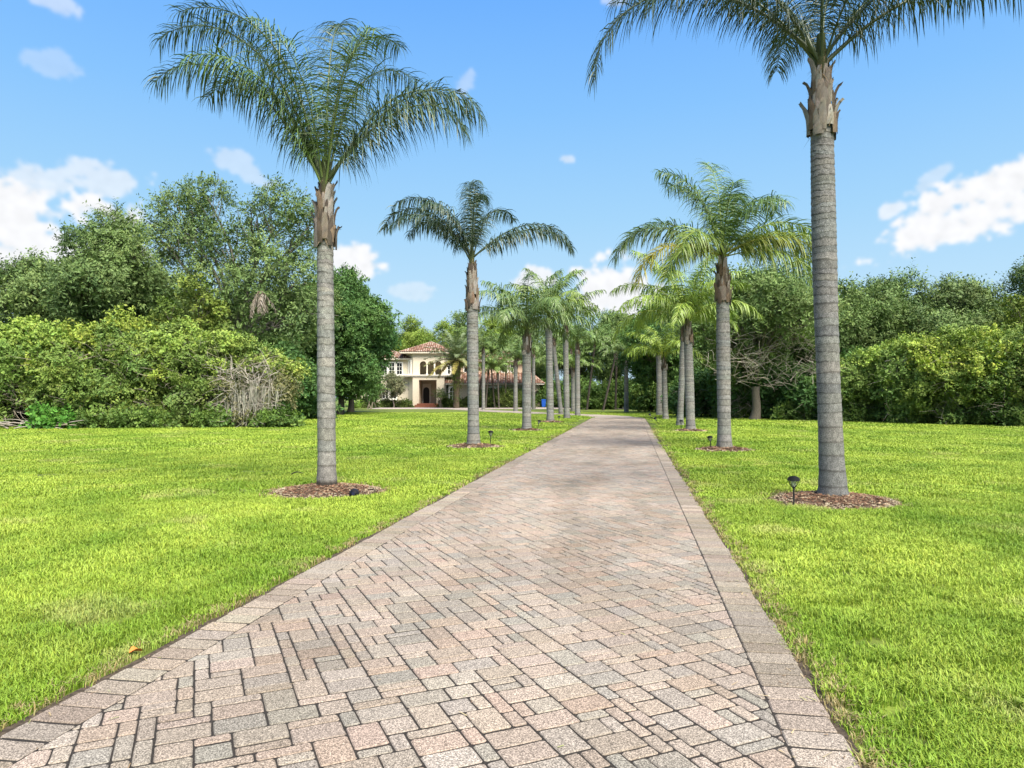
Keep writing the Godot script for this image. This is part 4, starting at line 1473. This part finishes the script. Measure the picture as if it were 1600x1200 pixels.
func build_vegetation() -> void:
	var oak := cluster_mesh(64, 0.62, 0.20, 0.085, 501)
	var glossy := cluster_mesh(60, 0.60, 0.23, 0.11, 502)
	var small := cluster_mesh(64, 0.48, 0.14, 0.075, 503)
	var vine := cluster_mesh(52, 0.5, 0.17, 0.11, 504, 0.5)
	var pinn := cluster_mesh(64, 0.62, 0.24, 0.07, 505, 0.3)
	var d_oak := lin(0.068, 0.120, 0.042)
	var t_oak := lin(0.20, 0.28, 0.09)
	var d_gl := lin(0.048, 0.118, 0.034)
	var t_gl := lin(0.14, 0.245, 0.065)
	var d_hd := lin(0.115, 0.19, 0.046)
	var t_hd := lin(0.29, 0.39, 0.075)
	# left grove
	tree("live_oak", "tall spreading oak with open crown and bare pale limbs behind the overgrown thicket", -17.6, 45.0, 15.2, 4.5, 5.4, {"seed": 201, "mesh": oak, "col": d_oak, "tip": t_oak, "per": 30.0, "twigs": 7, "bark": lin(0.34, 0.32, 0.28), "r": 0.36,
		"lobes": [[-3.6, 13.2, 0, 1.9, 0.7], [-1.6, 14.0, 0.5, 1.7, 0.7], [-4.6, 11.4, 0.4, 1.6, 0.7], [1.2, 13.0, -0.5, 1.6, 0.7], [3.2, 13.4, 0, 1.9, 0.7], [4.6, 12.0, 0.2, 1.6, 0.7], [-2.2, 11.2, 1.0, 1.9, 0.75], [0.2, 10.6, 1.2, 2.1, 0.8], [2.6, 10.2, 0.8, 1.8, 0.75], [-3.8, 8.8, 0.5, 1.9, 0.8], [-1.0, 8.2, 1.5, 2.2, 0.8], [1.8, 8.0, 1.4, 2.2, 0.8], [4.2, 8.8, 0.5, 1.9, 0.8], [0.0, 6.0, 1.0, 2.2, 0.8], [3.4, 6.0, 0.8, 2.2, 0.8], [-3.4, 6.2, 0.8, 2.2, 0.8], [5.2, 7.0, 0, 1.7, 0.8]]})
	tree("live_oak", "round topped oak with dense dark crown at the open end of the thicket", -23.6, 41.0, 11.9, 4.0, 4.0, {"seed": 202, "mesh": oak, "col": d_oak, "tip": t_oak, "per": 50.0, "n": 16, "twigs": 4})
	tree("live_oak", "low oak with twiggy crown edge beyond the thicket end", -29.5, 43.0, 9.8, 2.5, 3.8, {"seed": 203, "mesh": oak, "col": d_oak, "tip": t_oak, "per": 46.0, "n": 13, "twigs": 5})
	tree("young_tree", "light green young tree growing out of the thicket before the spreading oak", -17.6, 38.5, 7.7, 2.0, 2.2, {"seed": 204, "mesh": vine, "col": lin(0.10, 0.155, 0.03), "tip": lin(0.20, 0.25, 0.045), "per": 60.0, "n": 9})
	tree("evergreen_tree", "dark glossy evergreen with low skirts beside the house end of the thicket", -13.8, 57.0, 11.6, 0.3, 4.3, {"seed": 205, "mesh": glossy, "col": d_gl, "tip": t_gl, "per": 60.0, "n": 22, "rel": 0.4})
	tree("evergreen_tree", "dark glossy evergreen standing against the house wing", -15.0, 66.0, 12.2, 0.4, 3.6, {"seed": 206, "mesh": glossy, "col": d_gl, "tip": t_gl, "per": 56.0, "n": 18, "rel": 0.4})
	tree("evergreen_tree", "dark evergreen filling in behind the bare twig shrub", -18.0, 52.0, 9.5, 0.3, 3.6, {"seed": 207, "mesh": oak, "col": d_oak, "tip": t_oak, "per": 52.0, "n": 16, "rel": 0.4})
	var left := [
		[-25.6, 33.5, 4.6, 4.3, d_hd, t_hd, "sprawling vine covered shrub at the open lawn end of the left thicket"],
		[-22.4, 33.8, 4.4, 4.9, lin(0.125, 0.21, 0.046), t_hd, "tall vine heaped shrub above the brush pile"],
		[-19.2, 34.0, 4.4, 5.0, d_hd, lin(0.35, 0.42, 0.07), "yellow green topped shrub in the thicket before the round oak"],
		[-16.0, 34.4, 4.2, 4.8, lin(0.125, 0.185, 0.046), t_hd, "dense shrub with bare arching twigs in mid thicket"],
		[-13.4, 35.0, 3.6, 4.3, d_hd, lin(0.31, 0.38, 0.08), "shrub sloping down beside the moss draped twigs"]]
	for k in left.size():
		var s: Array = left[k]
		shrub("overgrown_shrub", s[6], s[0], s[1], s[2] * 1.3, s[3] * 0.96, 3.6, {"seed": 220 + k, "mesh": small, "col": s[4], "tip": s[4].lerp(s[5], 0.6), "n": 40, "per": 100.0, "rel": 0.2, "twigs": 200, "vine": s[5], "vine_mesh": vine, "group": "overgrown thicket beside the lawn", "twig_r": 0.010})
	var dead := shrub("bare_twig_shrub", "half dead shrub of grey twigs hung with pale moss at the thicket end", -12.2, 33.6, 2.8, 3.6, 2.4, {"seed": 230, "mesh": small, "col": lin(0.11, 0.115, 0.05), "tip": lin(0.2, 0.2, 0.08), "n": 12, "per": 40.0, "twigs": 260, "twig_r": 0.016, "twig_col": lin(0.34, 0.31, 0.26)})
	hanging_moss(dead, Vector3(0.3, 1.7, 1.0), Vector3(1.0, 0.7, 0.4), 240, 0.9)
	hanging_moss(dead, Vector3(-0.4, 1.3, 1.1), Vector3(0.5, 0.5, 0.3), 120, 0.8)
	shrub("low_plant", "bright green broad leaved plant at the thicket foot beside the brush pile", -20.2, 31.6, 1.3, 1.1, 1.0, {"seed": 231, "mesh": vine, "col": lin(0.08, 0.22, 0.03), "tip": lin(0.13, 0.28, 0.05), "n": 9, "per": 110.0, "category": "plant"})
	for k in 5:
		shrub("fern_clump", "low dark undergrowth clump at the foot of the " + ["sprawling vine covered shrub", "yellow green topped shrub", "shrub with bare arching twigs", "shrub beside the moss draped twigs", "half dead twig shrub"][k], [-24.5, -18.4, -16.3, -14.2, -11.2][k], 32.0 + 0.2 * k, 2.2, 0.8, 1.2, {"seed": 232 + k, "mesh": small, "col": lin(0.07, 0.13, 0.03), "tip": lin(0.17, 0.26, 0.05), "n": 9, "per": 120.0, "rel": 0.4, "category": "plant", "group": "undergrowth along the thicket foot"})
	# brush pile: each branch its own part
	rng.seed = 240
	var pile := thing("brush_pile", "pile of dead grey branches lying at the thicket foot", "brush pile", Vector3(-21.6, GROUND, -31.2))
	for k in 34:
		var mb := MB.new()
		var p := Vector3(rf(-1.6, 1.4), rf(0.03, 0.25), rf(-0.3, 0.4))
		var a := rf(-0.9, 0.9) + (PI if rng.randf() < 0.5 else 0.0)
		limb(mb, p, p + Vector3(cos(a), rf(-0.1, 0.22), sin(a) * 0.5) * rf(0.7, 1.7), rf(0.02, 0.045), 0.012, 0.05, vary(lin(0.30, 0.265, 0.22), 0.25), 5)
		part(mb, "branch", M.twig, pile)
	# dry palm skirt hanging in the oak
	var skirt := thing("dead_frond_bundle", "bundle of dry grey fronds hanging in the oak crown", "dead fronds", Vector3(-14.75, 7.6, -41.6))
	rng.seed = 241
	for k in 9:
		add_frond(skirt, Vector3(rf(-0.15, 0.15), 0, rf(-0.1, 0.1)), k * 2.4, rf(-1.45, -0.9), rf(1.0, 1.7), 0.3, lin(0.22, 0.19, 0.15), 16.0, 0.05, 0.4, 1.4)
	# right hedge line, from the bend to the open lawn
	var right := [
		[13.6, 50.0, 3.4, 3.0, d_gl, t_gl, "low dark shrub at the hedge end beside the bend"],
		[16.0, 47.0, 3.6, 3.6, d_gl, t_gl, "dark glossy shrub behind the short lime palm"],
		[19.6, 44.0, 3.6, 3.6, d_gl, t_gl, "dark shrub beside the twiggy hedge tree trunk"],
		[21.0, 41.5, 3.8, 4.4, lin(0.095, 0.165, 0.042), t_hd, "rounded green shrub behind the tall dark ringed palm"],
		[22.2, 39.0, 3.6, 4.6, d_hd, t_hd, "shrub with pale moss tuft in the vine covered hedge"],
		[23.6, 37.0, 3.6, 5.0, lin(0.125, 0.20, 0.046), lin(0.35, 0.42, 0.065), "yellow green vine heaped shrub in mid hedge"],
		[25.2, 35.4, 3.6, 5.0, d_hd, lin(0.33, 0.40, 0.07), "tall vine covered shrub before the far oaks"],
		[26.8, 34.0, 3.8, 5.2, lin(0.13, 0.185, 0.05), lin(0.34, 0.38, 0.08), "brown twigged vine shrub at the open lawn end of the hedge"],
		[29.4, 32.6, 3.8, 5.2, d_hd, t_hd, "last vine covered shrub of the hedge at the open lawn"]]
	for k in right.size():
		var s: Array = right[k]
		var o := shrub("hedge_shrub", s[6], s[0], s[1], s[2] * 1.3, s[3] * 0.95, 3.2, {"seed": 250 + k, "mesh": small if k > 2 else glossy, "col": s[4], "tip": s[4].lerp(s[5], 0.6), "n": 36, "per": 100.0 if k > 2 else 80.0, "rel": 0.21, "twigs": 150, "vine": s[5], "vine_mesh": vine, "group": "vine covered hedge beside the lawn", "twig_col": lin(0.26, 0.23, 0.185)})
		if k == 4:
			hanging_moss(o, Vector3(-0.6, 3.5, 1.4), Vector3(0.7, 0.4, 0.3), 130, 0.7)
	for k in 7:
		shrub("fern_clump", "low dark undergrowth clump at the foot of the " + ["dark glossy hedge shrub", "hedge tree with pale trunk", "dark shrub beside the twiggy tree", "rounded green hedge shrub", "hedge shrub with pale moss", "tall vine covered shrub", "brown twigged vine shrub"][k], [14.6, 17.2, 19.8, 21.2, 22.8, 24.6, 26.6][k], [46.8, 43.4, 40.0, 38.0, 36.0, 33.9, 32.2][k], 2.4, 0.9, 1.2, {"seed": 262 + k, "mesh": small, "col": lin(0.065, 0.12, 0.03), "tip": lin(0.17, 0.25, 0.05), "n": 9, "per": 120.0, "rel": 0.4, "category": "plant", "group": "undergrowth along the hedge foot"})
	var ht := tree("hedge_tree", "gnarled tree with thick pale trunk and grey twig sprays in the hedge", 15.1, 44.3, 9.6, 2.4, 4.2, {"seed": 270, "mesh": oak, "col": lin(0.085, 0.14, 0.04), "tip": t_oak, "per": 34.0, "n": 18, "twigs": 6, "bark": lin(0.26, 0.225, 0.175), "r": 0.27})
	twig_spray(ht, Vector3(0, 3.6, 2.2), Vector3(3.4, 1.5, 0.8), 220, 1.4, lin(0.34, 0.31, 0.25))
	var rt := [
		[12.5, 60.0, 9.5, 3.6, glossy, d_gl, t_gl, "dark dense tree behind the palms at the bend"],
		[18.6, 49.0, 10.4, 4.0, oak, d_oak, t_oak, "leafy oak rising behind the gnarled hedge tree"],
		[22.6, 47.5, 9.2, 3.6, oak, lin(0.08, 0.135, 0.036), t_oak, "oak behind the tall dark ringed palm trunk"],
		[26.6, 49.0, 9.9, 4.0, oak, d_oak, t_oak, "dark rounded oak behind the vine hedge"],
		[31.0, 49.0, 9.6, 4.0, oak, lin(0.085, 0.125, 0.05), t_oak, "grey green oak over the open lawn end of the hedge"],
		[35.0, 48.0, 10.4, 4.2, oak, d_oak, t_oak, "tall spreading oak beyond the end of the hedge"],
		[39.5, 47.0, 10.0, 4.2, oak, d_oak, t_oak, "outermost oak beyond the end of the hedge"],
		[30.2, 42.0, 7.4, 2.8, vine, lin(0.10, 0.15, 0.03), lin(0.2, 0.25, 0.045), "light green young tree leaning over the vine hedge"]]
	for k in rt.size():
		var s: Array = rt[k]
		tree("oak_tree" if k < 7 and k > 0 else "leafy_tree", s[7], s[0], s[1], s[2], 1.6, s[3], {"seed": 280 + k, "mesh": s[4], "col": s[5], "tip": s[6], "per": 46.0, "n": 17, "twigs": 3, "group": "trees behind the hedge"})
	# trees behind the house and all round the lot
	var back := [[-40.0, 66.0, 12.0, 5.5], [-31.0, 62.0, 11.0, 5.0], [-24.0, 72.0, 11.0, 4.5], [-21.0, 108.0, 13.6, 4.0], [-16.5, 112.0, 13.8, 4.0], [-11.5, 113.0, 13.2, 4.6], [-7.6, 115.0, 15.0, 4.0], [-2.5, 112.0, 14.6, 4.6], [3.0, 111.0, 13.0, 5.0], [8.5, 104.0, 12.0, 5.0], [14.0, 100.0, 13.5, 5.0], [19.5, 92.0, 13.5, 5.2], [18.5, 76.0, 11.5, 4.6], [25.0, 84.0, 13.0, 5.5], [32.0, 74.0, 12.0, 5.5], [42.0, 66.0, 12.0, 6.0], [52.0, 60.0, 12.0, 6.0], [-50.0, 60.0, 12.0, 6.0]]
	var words := ["broad far tree behind the low oak and thicket", "broad far tree behind the round topped oak", "tree between the thicket and the house wing", "thin sparse tree beside the house roof", "bright green tree above the left wing roof", "bright green tree above the tower roof", "dark crowned tree behind the date palm", "tall tree above the main roof", "leafy tree above the garage roof", "leafy tree at the garage end of the house", "tree behind the palm grove beyond the bend", "tall dark tree behind the palm grove", "dense tree beside the palm grove", "broad far tree behind the gnarled hedge tree", "broad far tree behind the dark rounded oak", "broad far tree behind the tall spreading hedge oak", "outermost far tree beyond the hedge", "outermost far tree beyond the thicket"]
	for k in back.size():
		var s: Array = back[k]
		var br: bool = k in [4, 5, 7]
		tree("background_tree", words[k], s[0], s[1], s[2], 2.0, s[3], {"seed": 300 + k, "mesh": pinn if k % 3 else oak, "col": lin(0.13, 0.215, 0.036) if br else lin(0.08, 0.14, 0.036), "tip": lin(0.26, 0.34, 0.06) if br else t_oak, "per": 30.0, "size": 1.45, "n": 15, "twigs": 2, "group": "trees round the lot"})
	var fill := [[-15.0, 44.0, 4.6, 4.6, "dark shrub filling the gap between thicket and glossy evergreen"], [-19.0, 42.0, 5.0, 5.0, "dark shrub under the spreading oak"], [-24.0, 40.0, 5.0, 4.6, "dark shrub under the round topped oak"], [-28.5, 38.5, 5.0, 4.6, "dark shrub under the low oak"], [-17.5, 61.0, 4.6, 3.4, "dark shrub between the glossy evergreens"], [-21.0, 66.0, 5.0, 4.0, "dark shrub closing the lawn beyond the thicket"], [23.0, 43.5, 5.0, 4.4, "dark shrub behind the rounded hedge shrub"], [26.0, 40.5, 5.0, 4.6, "dark shrub behind the yellow green vine hedge"], [29.0, 38.0, 5.0, 4.6, "dark shrub behind the brown twigged vine shrub"], [18.0, 48.0, 4.6, 3.8, "dark shrub behind the gnarled hedge tree"], [33.0, 36.0, 5.0, 4.8, "dark shrub beyond the last hedge shrub"]]
	for k in fill.size():
		var s: Array = fill[k]
		shrub("shade_shrub", s[4], s[0], s[1], s[2], s[3], 3.0, {"seed": 400 + k, "mesh": glossy, "col": d_gl, "tip": t_gl, "n": 16, "per": 50.0, "rel": 0.34, "group": "dark shrubs behind the hedges"})
	# garden round the house
	var myr := tree("crape_myrtle", "small multi stemmed garden tree before the left wing windows", -15.2, 91.0, 4.4, 1.3, 1.9, {"seed": 330, "mesh": small, "col": lin(0.11, 0.13, 0.06), "tip": lin(0.24, 0.24, 0.14), "per": 46.0, "n": 12, "size": 1.3, "bark": lin(0.36, 0.30, 0.24), "r": 0.09})
	myr.rotation.y = 0.4
	tree("crape_myrtle", "small garden tree against the end of the left wing", -17.6, 91.5, 3.9, 1.1, 1.5, {"seed": 331, "mesh": small, "col": lin(0.10, 0.125, 0.055), "tip": lin(0.22, 0.22, 0.12), "per": 46.0, "n": 10, "size": 1.3, "bark": lin(0.30, 0.25, 0.2), "r": 0.08})
	var beds := [[-18.8, 92.2, 2.4, 1.0, "clipped low hedge under the left wing windows"], [-16.2, 92.4, 2.4, 0.85, "clipped low hedge before the crape myrtle"], [-14.2, 92.6, 1.8, 0.8, "clipped low hedge beside the porch steps"], [-8.6, 92.0, 2.2, 1.0, "clipped low hedge between porch and date palm"], [-6.6, 92.2, 2.2, 1.0, "clipped low hedge behind the date palm"], [-4.8, 92.6, 1.8, 1.6, "rounded shrub before the garage wall"], [-3.2, 92.2, 2.0, 2.2, "leafy shrub under the arched garage windows"], [-0.6, 92.0, 2.4, 2.6, "dark shrub in the bed of slim palms"], [1.4, 92.4, 2.0, 2.3, "shrub at the end of the palm bed"]]
	for k in beds.size():
		var s: Array = beds[k]
		shrub("garden_shrub", s[4], s[0], s[1], s[2], s[3], 1.2, {"seed": 340 + k, "mesh": small, "col": lin(0.06, 0.10, 0.025), "tip": lin(0.15, 0.2, 0.045), "n": 12, "per": 90.0, "rel": 0.42, "size": 1.3, "group": "shrubs along the house front"})
	# strap-leaved plants
	var straps := [[-17.4, 78.0, 2.0, "bright green strap leaved clump on the lawn edge by the house wing"], [-16.2, 80.5, 3.6, "tall strap leaved plant with bare stems by the house wing"], [-9.0, 90.5, 2.4, "small feather leaved plant beside the porch"]]
	for k in straps.size():
		var s: Array = straps[k]
		rng.seed = 360 + k
		var o := thing("strap_plant", s[3], "plant", Vector3(s[0], GROUND, -s[1]))
		var hb: float = 0.1 if k == 0 else s[2] * 0.5
		if hb > 0.2:
			for q in 4:
				var st := MB.new()
				limb(st, Vector3(rf(-0.3, 0.3), -0.05, 0), Vector3(rf(-0.8, 0.8), hb + rf(-0.2, 0.3), rf(-0.3, 0.3)), 0.06, 0.04, 0.0, lin(0.32, 0.27, 0.2))
				part(st, "stem", M.bark, o)
		for q in 22:
			var a := rf(0, TAU)
			add_frond(o, Vector3(rf(-0.5, 0.5), hb, rf(-0.3, 0.3)), a, rf(0.5, 1.4), s[2] * rf(0.45, 0.75), rf(0.5, 1.1), lin(0.15, 0.26, 0.03) if k == 0 else lin(0.15, 0.2, 0.05), 13.0, 0.07, 0.35, 0.6, 0.4, "leaf")
	# dense dark shrubs closing the far side beyond the bend
	var dens := [[5.4, 96.0, 4.0, 3.4], [8.6, 90.0, 4.4, 3.4], [11.8, 86.0, 4.2, 3.0], [15.4, 84.0, 4.4, 3.4], [13.8, 68.0, 4.0, 2.6], [16.4, 62.0, 4.2, 3.2], [14.6, 57.0, 3.6, 2.8], [9.6, 82.0, 3.6, 2.0]]
	for k in dens.size():
		var s: Array = dens[k]
		shrub("thicket_shrub", "dense dark shrub " + ["behind the blue bin", "between the blue bin and the palm grove", "behind the strongly leaning grove palm", "behind the back leaning grove palm", "behind the palm standing alone across the bend", "between the lone palm and the hedge", "at the hedge end beside the dark leaved palm", "at the foot of the palm grove"][k], s[0], s[1], s[2], s[3], 2.6, {"seed": 380 + k, "mesh": glossy, "col": lin(0.055, 0.11, 0.026), "tip": lin(0.15, 0.23, 0.045), "n": 16, "per": 46.0, "rel": 0.34, "size": 1.3, "group": "dark shrubs beyond the bend"})


func build_small_things() -> void:
	stake_light("upright black caged solar light in the mulch of the tall dark ringed palm", 3.62, 9.15, 0.42)
	stake_light("fallen black caged solar light lying in rust brown mulch", -2.17, 10.35, 0.34, Vector2(1.35, 0.5))
	stake_light("black solar light beside the second palm on the house side", -0.62, 20.7, 0.46)
	stake_light("black solar light beside the second palm on the hedge side", 5.32, 19.0, 0.40, Vector2(0.0, 0.1))
	stake_light("leaning black solar light beside the third palm on the house side", 1.05, 29.9, 0.48, Vector2(0.0, -0.25))
	stake_light("black solar light beside the third palm on the hedge side", 6.95, 29.2, 0.5)
	stake_light("black solar light beside the fourth palm on the house side", 2.62, 40.0, 0.36, Vector2(0.0, -0.15))
	stake_light("tilted black solar light beside the slender pale palm", 7.55, 36.5, 0.46, Vector2(0.0, 0.6))
	stake_light("tilted black solar light before the short lime palm", 8.6, 43.5, 0.46, Vector2(0.0, 0.5))
	# fallen leaf on the border
	rng.seed = 700
	var lf := MB.new()
	var ctr := Vector3(-2.06, 0.016, -3.9)
	var ring := []
	for k in 12:
		var a := TAU * k / 12.0
		ring.append(ctr + Vector3(cos(a) * 0.034 * (1.0 + 0.25 * cos(a)), 0.012 * sin(a * 2.0) + 0.006, sin(a) * 0.024))
	for k in 12:
		lf.tri(ctr, ring[k], ring[(k + 1) % 12], lin(0.62, 0.21, 0.05))
		lf.tri(ctr + Vector3.DOWN * 0.002, ring[(k + 1) % 12] + Vector3.DOWN * 0.002, ring[k] + Vector3.DOWN * 0.002, lin(0.5, 0.17, 0.05))
	tag(part(lf, "fallen_leaf", M.leaf, self), "curled orange dead leaf lying on the drive border", "leaf")
	# bits of dry straw and leaf blown onto the drive, mostly along its edges
	rng.seed = 710
	var lt := MB.new()
	for k in 420:
		var u := 2.3 + 22.0 * pow(rng.randf(), 1.6)
		var v := rf(V_LEFT, V_RIGHT)
		if k % 4 != 0:
			v = V_LEFT + absf(rng.randfn()) * 0.09 if k % 2 == 0 else V_RIGHT - absf(rng.randfn()) * 0.09
		var p := DP(u, v, 0.006)
		var a := rf(0, TAU)
		var dir := Vector3(cos(a), rf(-0.05, 0.12), sin(a)) * rf(0.006, 0.028)
		var sd := dir.cross(Vector3.UP).normalized() * rf(0.0012, 0.004)
		var c := vary([lin(0.34, 0.27, 0.15), lin(0.20, 0.13, 0.07), lin(0.25, 0.26, 0.09), lin(0.12, 0.08, 0.05)][rng.randi() % 4], 0.2)
		lt.quad(p - dir - sd, p + dir - sd * 0.5, p + dir + sd * 0.5, p - dir + sd, c)
	tag(part(lt, "leaf_litter", M.mulch, self), "scraps of dry straw and leaf strewn along the drive edges", "litter", "", "stuff")
	# short marker posts by the thicket
	var words := ["tallest white marker post at the thicket end", "middle white marker post at the thicket end", "shortest white marker post at the thicket end"]
	for k in 3:
		var o := thing("marker_post", words[k], "post", Vector3(-17.6 + k * 0.22, GROUND, -55.0 - k * 0.3), "white marker posts")
		var h: float = [0.75, 0.5, 0.4][k]
		var mb := MB.new()
		mb.tube([Vector3(0, -0.05, 0), Vector3(0, h, 0)], [0.07, 0.065], 12, [lin(0.66, 0.64, 0.58)])
		part(mb, "shaft", M.trim, o)
		var cp := MB.new()
		cp.tube([Vector3(0, h, 0), Vector3(0, h + 0.03, 0), Vector3(0, h + 0.07, 0)], [0.085, 0.085, 0.03], 12, [lin(0.7, 0.68, 0.62)])
		part(cp, "cap", M.trim, o)
	# litter twig on the lawn
	var tw := MB.new()
	limb(tw, Vector3(-3.9, 0.03, -12.6), Vector3(-3.65, 0.06, -12.45), 0.012, 0.005, 0.02, lin(0.05, 0.04, 0.03), 5)
	tag(part(tw, "fallen_twig", M.twig, self), "small dark twig lying on the lawn near the stained palm", "twig")
